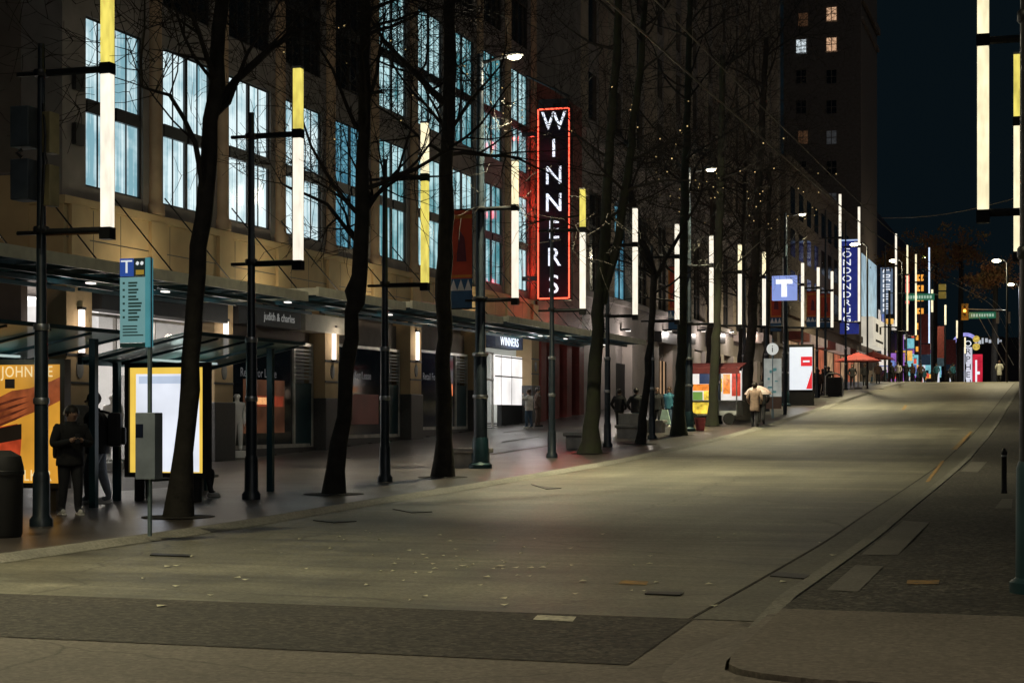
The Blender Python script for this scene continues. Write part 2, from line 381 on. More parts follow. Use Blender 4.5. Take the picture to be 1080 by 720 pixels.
for pix in ([(908,585),(947,585),(980,551),(953,549)], [(872,622),(905,624),(932,597),(902,596)], [(1013,497),(1031,498),(1041,487),(1024,487)], [(1049,536),(1067,536),(1068,526),(1057,526)]):
    slab('paving_slab', pix, .005, SLAB, RP)
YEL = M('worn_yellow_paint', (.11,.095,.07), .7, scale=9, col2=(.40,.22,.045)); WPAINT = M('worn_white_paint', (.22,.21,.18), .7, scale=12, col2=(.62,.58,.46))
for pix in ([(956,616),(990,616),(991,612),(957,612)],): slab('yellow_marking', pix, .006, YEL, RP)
slab('white_marking', [(562,654),(604,656),(608,651),(567,649)], .010, WPAINT, 0)
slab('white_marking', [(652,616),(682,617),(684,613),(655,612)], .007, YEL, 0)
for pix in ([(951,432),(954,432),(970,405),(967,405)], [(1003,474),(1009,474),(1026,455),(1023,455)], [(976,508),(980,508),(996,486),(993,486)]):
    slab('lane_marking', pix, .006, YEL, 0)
IRON = M('cast_iron_cover', (.03,.03,.03), .5, .4)
def drain(pix, label, base):
    mb = MB(); P = [PG(x, y, base) for x, y in pix]
    mb.prism([tuple(p+Vector((0,0,.004))) for p in P], (0,0,.012)); o = obj('drain_grate', mb, IRON); tag(o, label, 'drain cover')
drain([(680,627),(717,628.5),(721,625.5),(684,624.5)], 'dark flat drain cover on the road beyond the asphalt strip', 0)
drain([(812,608),(848,611),(854,607),(820,604)], 'dark drain grate in the gutter beside the right kerb', 0)
drain([(158,586),(200,587.5),(202,585.5),(160,584)], 'dark drain grate at the left kerb below the transit sign', 0)
drain([(330,549),(352,551.5),(376,550),(354,549.5)], 'dark drain plate in the left kerb past the second tree', 0)
drain([(414,537),(434,541),(456,540),(436,539)], 'dark drain plate in the left kerb past the third tree', 0)
drain([(560,511),(576,516),(592,515),(578,514)], 'dark drain plate in the left kerb before the forked tree', 0)
LEAF = M('pale_litter', (.6,.57,.42), .8)
mb = MB()
for i in range(90):
    x = random.gauss(510, 65); y = random.gauss(592, 13)
    if i > 38: x = random.uniform(120, 900); y = 562+random.random()**2*80
    p = PG(x, max(y, 560), 0); a = random.random()*6; r = random.uniform(.018, .05)
    mb.q(*[(p.x+r*math.cos(a+k*PI/2), p.y+r*1.6*math.sin(a+k*PI/2), p.z+.012+.01*(k % 2)) for k in range(4)])
o = obj('fallen_leaves', mb, LEAF); tag(o, 'pale fallen leaves and litter scattered across the road', 'leaves', kind='stuff')

# ------------------------------------------------------------------ building one: brown stone block with lit office windows
X0 = -23.8
B1 = thing('stone_office_building', 'brown stone building with tall lit blue windows and round columns above glass canopies', 'building', (X0, 37.6, gz(37.6)))
STARTS = [38.7+4.02*i for i in range(12)]
EDGES = [s-1.12 for s in STARTS]
wall = MB(); Y1A, Y1B = 37.6, 87.2
wall.b(-62, -28.0, Y1A+.02, Y1B, -1, 5.6); wall.b(-62, -25.1, Y1A+.02, Y1B, 5.6, 34)
for i in range(10):
    wall.b(X0-1.2, X0, EDGES[i] if i else Y1A, STARTS[i], 5.62, 34)
    y0, y1 = STARTS[i], STARTS[i]+2.90
    for z0, z1 in ((7.1, 7.72), (12.15, 13.3), (17.95, 19.2), (23.8, 34)):
        wall.b(X0-1.1, X0-.03, y0, y1, z0, z1)
wall.b(X0-1.2, X0, STARTS[9]+2.90, Y1B, 5.62, 34)
obj('wall', wall, STONE, B1)
south = MB(); south.b(-62, X0-1.21, Y1A-.0, Y1A+.3, 8.0, 34); south.b(-62, X0-1.21, Y1A+.01, Y1A+.3, 0, 5.4)
obj('side_wall', south, STONE_D, B1)
band = MB(); band.b(X0-.9, X0+.10, Y1A-.1, 78.0, 5.55, 7.14); band.b(-62, X0-.9, Y1A-.12, Y1A+.3, 5.45, 7.9)
band.b(X0-.9, X0+.18, Y1A-.16, 78.0, 7.14, 7.34)
for i in range(11):
    e = EDGES[i] if i < 11 else 0
    band.b(X0+.09, X0+.20, e+.14, e+.98, 5.55, 7.14)
obj('spandrel_band', band, BEIGE, B1)
jt = MB()
for y in [Y1A+1.3+4.02*i+d for i in range(10) for d in (0, 1.36)]: jt.b(X0+.098, X0+.104, y-.012, y+.012, 5.6, 7.1)
jt.b(X0+.098, X0+.105, Y1A, 78, 6.30, 6.33); obj('spandrel_joint', jt, GRANITE, B1)
first = None
for i in range(11):
    if i == 0: continue
    y = EDGES[i]+.56; c = MB()
    c.lathe([(.30,0),(.30,.25),(.24,.32),(.22,.5),(.21,8),(.20,26.4)], (X0+.03, y, 7.36), 14)
    obj('column', c, COLUMN, B1, True)
# windows: one frame mesh per size, shared by the bays
def frame_mesh(h0, hm0, hm1, h1, w):
    mb = MB(); x0, x1 = -.13, -.065
    for y in (0, w/2-.07, w-.09): mb.b(x0, x1, y, y+(.16 if 0 < y < w-.2 else .09), h0, h1)
    for y in (w*.25-.02, w*.75-.02): mb.b(x0+.01, x1-.02, y, y+.035, h0, h1)
    for y0_, y1_ in ((.09, w/2-.07), (w/2+.09, w-.09)):
        mb.b(x0+.02, x1-.02, y0_, y1_, h0, h0+.06); mb.b(x0+.02, x1-.02, y0_, y1_, h1-.06, h1); mb.b(x0+.02, x1+.06, y0_, y1_, hm0, hm1)
    bmesh.ops.recalc_face_normals(mb.bm, faces=mb.bm.faces[:]); me = bpy.data.meshes.new('window'); mb.bm.to_mesh(me); mb.bm.free(); me.materials.append(FRAME); return me
def pane_mesh(h0, h1, w, mat):
    mb = MB(); mb.b(-.18, -.135, .02, w-.02, h0, h1); me = bpy.data.meshes.new('pane'); bmesh.ops.recalc_face_normals(mb.bm, faces=mb.bm.faces[:]); mb.bm.to_mesh(me); mb.bm.free(); me.materials.append(mat); return me
ST = [(7.72, 9.65, 10.0, 12.15), (13.3, 15.2, 15.55, 17.95), (19.2, 21.2, 21.5, 23.8)]
FR = [frame_mesh(*s, 2.90) for s in ST]; PN = {}
for i in range(10):
    for k in range(3):
        mat = W_DARK if k == 2 else (W_BLUE if i == 4 else W_LIT if i < 4 else W_TEAL) if k == 0 else (W_TEAL if i >= 5 else W_DARK)
        if (k, mat.name) not in PN: PN[(k, mat.name)] = pane_mesh(ST[k][0], ST[k][3], 2.90, mat)
        w = link('window', FR[k], B1); w.location = Vector((X0, STARTS[i], 0))-B1.location
        p = link('pane', PN[(k, mat.name)], w)
# street level
PILL = [38.1, 46.05, 54.1, 62.2, 70.2, 78.3]
for y in PILL:
    g = gz(y)+LP
    m = MB(); m.b(X0-.6, X0+.18, y-.6, y+.6, g+1.75, 5.56)
    p = obj('pillar', m, BEIGE, B1)
    m = MB(); m.b(X0-.6, X0+.24, y-.66, y+.66, g-.3, g+1.75, .03); obj('plinth', m, GRANITE, p)
    m = MB(); m.b(X0+.17, X0+.20, y-.61, y+.61, g+2.28, g+2.34); m.b(X0+.17, X0+.20, y-.61, y+.61, g+2.98, g+3.05); obj('joint', m, GRANITE, p)
    m = MB(); m.lathe([(.01,0),(.16,.0),(.16,.03),(.01,.04)], (0,0,0), 16, 1, 1.5); 
    for v in m.bm.verts: v.co = Vector((X0+.18+v.co.z, y+v.co.x, g+2.66-1e-3+v.co.y*1.0))
    obj('emblem', m, LOUVRE, p)
m = MB(); m.b(-27.98, X0-.55, Y1A+.3, Y1B-.1, 5.28, 5.54); obj('shop_ceiling', m, STONE_D, B1)
for y in PILL[1:]:
    m = MB(); m.b(-27.9, X0-.61, y-.12, y+.12, gz(y)-.3, 5.27); obj('party_wall', m, WHITE, B1)
m = MB()
for y0, y1 in zip(PILL, PILL[1:]): 
    for k in range(4):
        a = y0+(y1-y0)*k/4; b_ = y0+(y1-y0)*(k+1)/4; m.b(-27.95, X0, a, b_, gz(a)-.4, gz(a)+LP+.03)
obj('shop_floor', m, GRANITE, B1)
def fascia(y0, y1, z0, z1, mat, body=None, tm=None, sz=.35, yoff=0):
    m = MB(); m.b(X0-.35, X0+.35, y0, y1, z0, z1, .02); f = obj('shop_fascia', m, mat, B1)
    if body: text('lettering', body, sz, (X0+.356, (y0+y1)/2+yoff, (z0+z1)/2-.02), FACE_ROAD, tm, f, .004)
    return f
SIGNW = E('sign_lettering_dim', (.55,.55,.52), .28, .05); LEASE = M('grey_vinyl_lettering', (.32,.32,.34), .6)
LEASE_B = E('pale_vinyl_lettering', (.4,.4,.42), .12, .05)
# bay 0: lit boutique
y0, y1 = PILL[0]+.66, PILL[1]-.66; g = gz(41)+LP
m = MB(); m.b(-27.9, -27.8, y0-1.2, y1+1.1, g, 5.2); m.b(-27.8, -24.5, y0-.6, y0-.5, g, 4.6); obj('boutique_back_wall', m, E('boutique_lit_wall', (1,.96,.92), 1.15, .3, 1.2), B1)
m = MB()
for k in range(6): m.b(-27.0, -26.4, y0+.4+k*1.1, y0+.9+k*1.1, 4.98, 5.02)
obj('ceiling_lamp', m, CEILIT, B1)
m = MB()
for y in (y0, y0+2.1, y0+4.2, y1-.06): m.b(X0-.5, X0-.4, y, y+.06, g, 4.5)
m.b(X0-.5, X0-.4, y0, y1, 4.44, 4.52); m.b(X0-.5, X0-.4, y0, y1, g, g+.25); fr = obj('shop_window', m, TRIM, B1)
m = MB(); m.b(X0-.46, X0-.45, y0+.06, y1-.06, g+.25, 4.44); obj('pane', m, CLEAR, fr)
fascia(38.9, 46.0, 4.55, 5.25, BLACK)
# bays to let
def lease_bay(k, glass, orange=None, blind=False):
    y0, y1 = PILL[k]+.72, PILL[k+1]-.72; g = gz((y0+y1)/2)+LP; zt = 4.15+.1*(k-1)
    m = MB(); m.b(X0-.32, X0-.2, y0, y0+.09, g, zt); m.b(X0-.32, X0-.2, y1-1.55, y1-1.44, g, zt); m.b(X0-.34, X0-.16, y0, y1-.35, g+.22, g+.34); m.b(X0-.32, X0-.2, y0, y1, zt, zt+.1)
    m.b(X0-.32, X0-.2, y1-.08, y1, g, zt)
    w = obj('shop_window', m, TRIM, B1)
    m = MB(); m.b(X0-.30, X0-.26, y0+.09, y1-1.55, g+.34, zt); obj('pane', m, glass, w)
    m = MB(); m.b(X0-.34, X0-.16, y0, y1, g-.2, g+.22); obj('stall_riser', m, GRANITE, w)
    m = MB()
    for j in range(9): m.b(X0-.3, X0-.22, y1-1.4, y1-.1, zt-.05-.12*(j+1), zt-.12*(j+1)+.02)
    obj('louvre', m, LOUVRE, w)
    m = MB(); m.b(X0-.3, X0-.24, y1-1.4, y1-.1, g+.25, zt-1.25); obj('side_panel', m, TEAL, w)
    yc = (y0+y1-1.55)/2
    text('lettering', 'Retail For Lease', .40, (X0-.255, yc, 3.15+.12*(k-1)), FACE_ROAD, LEASE_B, w, .002, sx=1.0)
    m = MB(); m.b(X0-.6, X0-.36, y0, y1, zt+.11, 5.27); obj('transom_panel', m, STONE_D, B1)
    if orange:
        (a, b_, z0, z1) = orange
        P = MB(); P.b(X0-.258, X0-.252, a, b_, z0, z1); pc = obj('poster', P, E('amber_glass_reflection', (.30,.11,.05), .17, .7, 1.1), w)  # reflection in the dark glass painted as a glowing panel, not a poster
        P = MB(); P.b(X0-.251, X0-.247, a+.25, a+(b_-a)*.55, z0+(z1-z0)*.54, z0+(z1-z0)*.67, ); obj('painted_glass_glow', P, E('amber_reflection_strip', (1,.55,.22), .95, .3, 4), pc)
        P = MB(); P.b(X0-.251, X0-.247, a+.7, b_-.1, z0+(z1-z0)*.50, z0+(z1-z0)*.70); obj('reflection_stripe', P, E('red_reflection_stripe', (.35,.05,.02), .5, .4, 3), pc)
    if blind:  # pale blind shape and small orange light, painted as glow on the glass
        P = MB(); P.prism([(X0-.25, y0+.2, 3.6), (X0-.25, y0+.5, 2.5), (X0-.25, y0+.9, 1.9), (X0-.25, y0+1.1, 2.0), (X0-.25, y0+.65, 3.2), (X0-.25, y0+.5, 4.0), (X0-.25, y0+.2, 4.1)], (.004,0,0)); obj('painted_glass_glow', P, E('blue_white_blind_glow', (.55,.68,1), .7), w)
        P = MB(); P.b(X0-.252, X0-.248, y1-2.3, y1-1.8, 2.65, 3.15); obj('orange_light_spot', P, E('orange_spot_glow', (1,.25,.08), .8, .4, 5), w)
lease_bay(1, DARKGLASS, orange=(48.2, 51.2, 1.25, 2.95)); lease_bay(2, DARKGLASS); lease_bay(3, NAVYGLASS, blind=True)
P = MB(); P.b(X0-.258, X0-.252, 56.2, 59.4, 1.5, 2.6); obj('poster', P, E('dull_red_poster', (.06,.018,.014), .3, .4, 2), B1)
fascia(46.7, 51.2, 4.6, 5.26, BLACK, 'judith & charles', SIGNW, .36, .6)
m = MB(); m.b(X0-.3, X0+.32, 51.6, 55.3, 4.62, 5.2, .02); obj('cream_sign_panel', m, CREAM, B1)
# entrance bay: white lit lobby
y0, y1 = PILL[4]+.66, PILL[5]-.6; g = gz(74)+LP
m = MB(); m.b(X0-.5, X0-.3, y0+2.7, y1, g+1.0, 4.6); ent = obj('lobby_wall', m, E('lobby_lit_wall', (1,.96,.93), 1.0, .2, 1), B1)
m = MB()
for z in (g+2.3, g+3.2): m.b(X0-.30, X0-.296, y0+2.7, y1, z-.03, z+.03)
for y in (y0+3.6, y0+5.2): m.b(X0-.30, X0-.295, y-.03, y+.03, g+1.0, 4.6)
obj('panel_joint', m, BLACK, ent)
m = MB(); m.b(X0-.5, X0-.28, y0+3.6, y1, g, g+1.0); obj('lobby_plinth', m, BLACK, ent)
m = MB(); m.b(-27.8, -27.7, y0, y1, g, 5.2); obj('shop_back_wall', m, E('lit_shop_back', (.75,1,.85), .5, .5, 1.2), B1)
m = MB()
for k in range(4): m.b(-26.6, -25.2, y0+.4+k*1.6, y0+1.1+k*1.6, 5.2, 5.24)
obj('ceiling_lamp', m, CEILIT, B1)
m = MB()
for y in (y0, y0+1.3, y0+2.6): m.b(X0-.45, X0-.36, y, y+.09, g, 4.7)
m.b(X0-.45, X0-.36, y0, y0+2.7, 3.4, 3.5); m.b(X0-.45, X0-.36, y0, y0+2.7, 4.62, 4.7); d = obj('glass_door', m, TRIM, B1)
m = MB(); m.b(X0-.42, X0-.41, y0+.09, y0+2.6, g+.1, 4.62); obj('pane', m, CLEAR, d)
f = MB(); f.b(X0-.2, X0+.5, y0+.3, y0+4.4, 4.85, 5.42, .02); f = obj('shop_fascia', f, NAVYB, B1)
text('lettering', 'WINNERS', .54, (X0+.506, y0+2.35, 5.12), FACE_ROAD, NEONWHITE, f, .01, sx=1.05, space=1.1)
# red painted piers past the entrance
for y in (79.6, 81.9, 84.2, 86.6):
    m = MB(); m.b(X0-.5, X0+.22, y-.45, y+.45, gz(y)-.3, 5.7); obj('red_pier', m, REDST, B1)
m = MB(); m.b(X0-.6, X0-.45, 78.9, 87.1, gz(80)-.3, 5.6); obj('dark_door', m, BLACK, B1)
m = MB()
for y in (80.7, 83.0, 85.4): m.b(X0-.45, X0-.40, y-.05, y+.05, gz(y), 4.6)
obj('door_frame', m, TRIM, B1)
# sconces on the pillars
for y in PILL[:5]:
    m = MB(); m.b(X0+.2, X0+.30, y-.09, y+.09, gz(y)+3.15, gz(y)+4.25, .02); s_ = obj('wall_sconce', m, SCONCE, B1)
    m = MB(); m.b(X0+.18, X0+.32, y-.11, y+.11, gz(y)+4.25, gz(y)+4.32); m.b(X0+.18, X0+.32, y-.11, y+.11, gz(y)+3.08, gz(y)+3.15); obj('cap', m, STEEL, s_)
for y in (38.6, 38.6):
    pass
for z in (8.7, 10.1):
    m = MB(); m.b(X0, X0+.12, 38.05, 38.45, z, z+.55); obj('wall_vent', m, FRAME, B1)
# red neon glow put into the colour of the wall behind the blade sign
m = MB(); m.b(X0-.2, X0+.10, 78.95, 87.1, 5.9, 18.0); obj('red_glow_wall', m, REDST, B1)
# ---- canopies
def canopy(label, y0, y1, z):
    r = thing('glass_canopy', label, 'canopy', (-21.9, (y0+y1)/2, z), 'glass canopies along the stone building')
    m = MB(); m.b(-20.06, -19.98, y0, y1, z-.13, z+.13); m.b(-23.5, -20.06, y0, y0+.07, z-.1, z+.1); m.b(-23.5, -20.06, y1-.07, y1, z-.1, z+.1); obj('fascia_frame', m, FASCIA, r)
    m = MB(); m.b(-23.5, -20.07, y0+.08, y1-.08, z+.02, z+.05); obj('glass_roof', m, CGLASS, r)
    m = MB(); n = max(2, int((y1-y0)/1.1))
    for k in range(1, n): y = y0+(y1-y0)*k/n; m.b(-23.4, -20.08, y-.03, y+.03, z-.12, z+.015)
    for x in (-21.0, -22.2, -23.3): m.b(x-.04, x+.04, y0+.08, y1-.08, z-.22, z-.121)
    obj('rafter', m, TEAL, r)
    m = MB(); n = max(1, round((y1-y0)/4.02))
    for k in range(n):
        y = y0+(y1-y0)*(k+.5)/n
        m = MB(); m.t((-21.3, y, z+.06), (X0+.2, y, z+2.7), .021, n=6); m.b(-21.42, -21.18, y-.1, y+.1, z+.051, z+.25)
        obj('tie_rod', m, STEEL, r)
    for k in range(0, n, 2):
        y = y0+(y1-y0)*(k+.5)/n; m = MB(); m.b(-21.82, -21.68, y-.12, y+.12, z-.19, z-.15); obj('downlight', m, E('canopy_downlight', (1,.93,.85), 1.3, .1), r)
    return r
CANO = [(26.5, 37.4, 5.1, 'glass canopy running past the building corner above the bus shelters'), (37.5, 44.1, 5.15, 'glass canopy over the lit boutique front'), (44.8, 51.7, 5.35, 'glass canopy over the black judith sign'),
        (52.3, 62.0, 5.45, 'glass canopy over the middle vacant shop windows'), (62.7, 74.9, 5.55, 'long glass canopy over the lit white entrance'), (75.2, 86.0, 5.6, 'short glass canopy under the red neon blade sign')]
for y0, y1, z, lab in CANO: canopy(lab, y0, y1, z)
# ---- neon blade sign
BL = thing('blade_sign', 'tall vertical red and white neon blade sign reading WINNERS', 'neon sign', (-22.3, 77.1, 7.3), None)
m = MB(); m.b(-23.15, -21.5, 77.0, 77.4, 7.25, 16.3, .03); obj('cabinet', m, M('sign_navy', (.005,.005,.012), .45, spec=.2), BL)
m = MB(); x0, x1, z0, z1, yy = -23.08, -21.57, 7.33, 16.22, 76.96
m.path([(x0,yy,z0),(x0,yy,z1)], .034, 8); m.path([(x1,yy,z0),(x1,yy,z1)], .034, 8); m.path([(x0+.05,yy,z0),(x1-.05,yy,z0)], .034, 8); m.path([(x0+.05,yy,z1),(x1-.05,yy,z1)], .034, 8)
obj('neon_border', m, NEONRED, BL, True)
for k, ch in enumerate('WINNERS'):
    text('letter', ch, 1.22, (-22.32, 76.97, 15.62-k*1.278), FACE_CAM, NEONWHITE, BL, .03, sx=.95, bold=0)
for z in (8.2, 15.0):
    m = MB(); m.b(-23.9, -23.16, 77.1, 77.3, z, z+.2); obj('bracket', m, STEEL, BL)
m = MB(); m.b(-23.1, -21.7, 77.05, 77.35, 16.31, 16.7); m.t((-23.75,77.2,17.9), (-21.6,77.2,16.8), .06, n=6); obj('bracket', m, STEEL, BL)
lamp('POINT', 'neon_sign_light', (-21.4, 76.3, 7.4), 60, (1,.06,.05), .3)
for z in (8.6, 11.8, 15.0): lamp('POINT', 'neon_sign_light', (-23.45, 77.2, z), 48, (1,.05,.03), .12); lamp('POINT', 'neon_sign_light', (-22.9, 75.6, z-.6), 16, (1,.07,.10), .2)

# ------------------------------------------------------------------ building two: pale stone block with pilasters
B2 = thing('pilaster_building', 'pale stone building with warm pilasters and dark tall windows beyond the neon blade', 'building', (X0, 87.3, gz(87)))
m = MB(); m.b(-60, X0-.5, 87.25, 160, 0, 42)
for z0, z1 in ((6.5, 8.2), (14.2, 16.5)): m.b(X0-.52, X0-.1, 87.25, 160, z0, z1)
m.b(X0-.55, X0+.3, 87.25, 160, 16.5, 17.1); m.b(X0-.55, X0+.2, 87.25, 160, 8.2, 8.5)
obj('wall', m, GREYST, B2)
yy = 88.0; PIL = []
while yy < 160: PIL.append(yy); yy += 5.6
for y in PIL:
    m = MB(); m.b(X0-.5, X0+.05, y-.75, y+.75, 8.52, 14.18); obj('pilaster', m, M('warm_limestone', (.34,.28,.22), .8, var=.2, scale=.8, bump=.2), B2)
    m = MB(); m.b(X0-.5, X0+.02, y-.7, y+.7, 17.12, 41.5); obj('upper_pilaster', m, M('warm_limestone', (.34,.28,.22)), B2)
for y in PIL:
    m = MB(); m.b(X0-.5, X0+.1, y-.8, y+.8, gz(y)-.4, 6.49); obj('base_pier', m, LIGHTST, B2)
for y in (90.8, 96.4, 107.6, 118.8, 130.0, 141.2):  # lamps added to brighten the street level and its walkers
    m = MB(); m.b(X0-.1, X0+.5, y-.12, y+.12, gz(y)+4.5, gz(y)+4.62, .02); q_ = obj('added_wall_lamp', m, STEEL, B2); m = MB(); m.b(X0+.2, X0+.46, y-.1, y+.1, gz(y)+4.46, gz(y)+4.495); obj('lens', m, SCONCE, q_)
for k, y in enumerate(PIL[:-1]):
    yc = y+2.8
    mm = MB(); mm.b(X0-.48, X0-.40, yc-1.9, yc+1.9, 8.6, 14.1); w = obj('tall_window', mm, W_BLUE if k == 1 else W_DARK, B2)
    mm = MB()
    for a in (-1.9, -.65, .6, 1.8): mm.b(X0-.42, X0-.32, yc+a, yc+a+.1, 8.6, 14.1)
    for z in (8.6, 10.3, 12.2, 14.0): mm.b(X0-.41, X0-.33, yc-1.8, yc+1.8, z, z+.1)
    obj('mullion', mm, FRAME, w)
for z in (18.2, 22.4, 26.6, 30.8, 35.0):
    for k, y in enumerate(PIL[:-1]):
        mm = MB(); mm.b(X0-.49, X0-.42, y+1.5, y+4.1, z, z+2.5)
        if k == 0: src = obj('upper_window', mm, W_DARK, B2)
        else: mm.bm.free(); o = link('upper_window', src.data, B2); o.location = (0, y-PIL[0], 0)
# its street level: shutter, doorway, lit shopfronts
kinds = ['shutter','door','wall','shop','shop','wall','shop','door','shop','shop','shop','wall']
WARM = E('warm_shop_interior', (1,.62,.34), .32, .6, .8); PINK = E('pinkish_lit_fascia', (.8,.6,.5), .22, .3, 1)
for k, y in enumerate(PIL[:-1]):
    a, b_ = y+.82, y+4.78; g = gz(y+2.8)+LP; kd = kinds[k % 12]
    mm = MB()
    if kd == 'shutter':
        mm.b(X0-.48, X0-.3, a, b_-1.4, g, 5.2)
        for j in range(12): mm.b(X0-.3, X0-.28, a, b_-1.4, g+.2+j*.3, g+.22+j*.3)
        obj('roller_shutter', mm, CREAM, B2); mm = MB(); mm.b(X0-.48, X0-.36, b_-1.3, b_, g, 5.0); obj('doorway', mm, BLACK, B2)
    elif kd == 'door': mm.b(X0-.48, X0-.34, a, b_, g, 4.9); obj('doorway', mm, BLACK, B2)
    elif kd == 'shop':
        mm.b(X0-.48, X0-.4, a, b_, g+.4, 5.6-.2); w = obj('shop_front', mm, WARM, B2)
        mm = MB()
        for q in range(5): mm.b(X0-.4, X0-.3, a+(b_-a)*q/4-.05, a+(b_-a)*q/4+.05, g, 5.4)
        mm.b(X0-.4, X0-.3, a, b_, g, g+.4); obj('frame', mm, STEEL, w)
        mm = MB(); mm.b(X0-.3, X0+.4, a-.5, b_+.5, g+3.6, g+4.3); obj('fascia', mm, PINK if k > 6 else STEEL, w)
    else: mm.b(X0-.48, X0-.2, a, b_, g-.3, 6.4); obj('base_wall', mm, LIGHTST, B2)

# ------------------------------------------------------------------ building three and the brick tower
B3 = thing('low_sandstone_building', 'low sandstone building standing in front of the dark brick tower', 'building', (X0, 160.2, gz(160)))
m = MB(); m.b(-50, X0, 160.2, 225.6, 2, 25.5); m.b(-50, X0+.4, 160.2, 225.6, 25.5, 26.3); m.b(X0-.1, X0+.3, 160.2, 225.6, 11.4, 12.2); obj('wall', m, M('tan_stone', (.20,.16,.125), .8, var=.2, bump=.2), B3)
src = None
for z in (13.2, 17.2, 21.2):
    for k in range(11):
        if src is None or k == 0: pass
        mm = MB(); mm.b(X0-.02, X0+.03, 163+k*5.7, 166+k*5.7, z, z+2.6)
        o = obj('window', mm, W_DARK, B3)
for k in range(9):
    mm = MB(); y = 162+k*7; mm.b(X0+.0, X0+.06, y, y+5.4, 5.6, 9.0); w = obj('shop_front', mm, E('red_lit_shop', (.9,.25,.12), .35, .8, .5) if k % 2 else WARM, B3)
    mm = MB(); mm.b(X0+.05, X0+1.2, y-.3, y+5.7, 9.1, 9.9); obj('fascia', mm, PINK if k % 3 else REDST, w)
TW = thing('brick_tower', 'dark tall brick tower with a few lit windows high up', 'building', (-29, 226, 5.2))
m = MB(); m.b(-33.9, X0-.02, 226, 247, 0, 75); obj('wall', m, TOWER, TW)
m = MB(); m.b(X0-.02, X0+.02, 226.05, 247, 2, 75); obj('side_wall', m, BRICK, TW)
m = MB(); m.b(X0-.01, X0+.5, 226, 247.3, 56, 56.8); m.b(X0, X0+.35, 226, 247.2, 53.6, 54.1); obj('cornice', m, BRICK, TW)
LW = E('lit_tower_window', (.75,.85,.9), .8, .5, 3); OW = E('amber_tower_window', (1,.6,.36), .55, .5, 3); DW = E('dim_tower_window', (.4,.42,.45), .05, .3, 3)
for (x, y, mat) in ((845,49,LW), (877,15,OW), (877,47,OW), (877,145,DW), (847,21,E('faint_amber_window', (.8,.4,.2), .06)), (847,145,E('faint_amber_window', (.8,.4,.2), .06)),
                    (845,81,W_DARK), (877,81,W_DARK), (845,113,W_DARK), (877,113,W_DARK), (845,177,W_DARK), (877,177,W_DARK), (845,208,OW), (877,208,DW)):
    p = PYd(x, y, 226); h_ = .95 if y != 208 else .6
    mm = MB(); mm.b(p.x-.72, p.x+.72, 225.96, 226.02, p.z-h_, p.z+h_); w = obj('pane', mm, mat, TW); w.name = 'window'
    mm = MB()
    for a in (-.72, -.05, .64): mm.b(p.x+a, p.x+a+.09, 225.92, 225.95, p.z-h_, p.z+h_)
    for a in (-h_, -.05, h_-.09): mm.b(p.x-.63, p.x+.63, 225.925, 225.955, p.z+a, p.z+a+.09)
    obj('frame', mm, TOWER, w)
for k in range(14):
    m = MB(); m.b(X0+.03, X0+.06, 226.3+k*1.45, 227.15+k*1.45, 15.0, 23.2); obj('light_fin', m, E('cyan_white_light_fin', (.6,.85,1), .62, .35, .6), TW)
m = MB(); m.b(X0+.03, X0+1.5, 226, 247, 11.2, 14.9); f = obj('white_sign_wall', m, E('lit_cream_fascia', (1,.92,.75), .55, .15, .6), TW)
mm = MB(); mm.b(X0+1.49, X0+1.52, 230, 233.4, 13.1, 14.2); mm.b(X0+1.49, X0+1.52, 235, 237.5, 13.0, 14.0); mm.b(X0+1.49, X0+1.52, 230, 240, 11.8, 12.1); obj('dark_slot', mm, BLACK, f)
# building six far along and the street end
B6 = thing('navy_building', 'dark navy building beyond the tower hung with lit vertical signs', 'building', (X0, 247.5, 5))
m = MB(); m.b(-50, X0, 247.5, 330, 2, 31); m.b(-50, X0-2, 330, 420, 2, 24); obj('wall', m, NAVYB, B6)
random.seed(11)
for k in range(16):
    y = 249+k*5; z = random.choice([6.2, 6.2, 10.4, 14.6]); mm = MB(); mm.b(X0+.01, X0+.08, y, y+3.4, z, z+2.6)
    obj('window', mm, random.choice([WARM, E('blue_shop_glow', (.25,.4,1), .35, .5, 1), W_DARK, E('white_shop_glow', (1,.9,.8), .6, .5, 1)]), B6)
glows = [E('blue_shop_glow', (.25,.4,1)), E('white_shop_glow', (1,.9,.8)), E('red_far_glow', (1,.12,.06), .7), E('amber_far_glow', (1,.55,.12), .8, .3), E('purple_far_glow', (.5,.2,.8), .5, .3), E('cyan_far_glow', (.3,.8,.9), .6, .3)]
for k in range(40):
    y = 250+k*2.9+random.uniform(-.6,.6); z = random.uniform(6.4, 16); h_ = random.choice([.8, 1.6, 3.2, 4.5]); d_ = random.uniform(.8, 2.6); mm = MB(); mm.b(X0+.1, X0+.1+d_, y, y+.3, z, z+h_, .03); q_ = obj('projecting_sign', mm, glows[k % 6], B6)
    mm = MB(); mm.b(X0+.02, X0+.2+d_, y+.05, y+.25, z+h_+.02, z+h_+.12); obj('bracket', mm, STEEL, q_)
for k in range(12):
    y = 249+k*7; mm = MB(); mm.b(X0+.1, X0+1.6, y, y+5.5, 9.2, 10.0, .03); obj('fascia_sign', mm, glows[(k*5+1) % 6], B6)
EB = thing('far_street_end_building', 'dark low building closing the far end of the street', 'building', (-10, 430, 4))
m = MB(); m.b(-26, 24, 430, 445, 0, 17); m.b(-18, -6, 429, 430, 0, 21); obj('wall', m, M('far_dark_render', (.02,.022,.026), .9), EB)
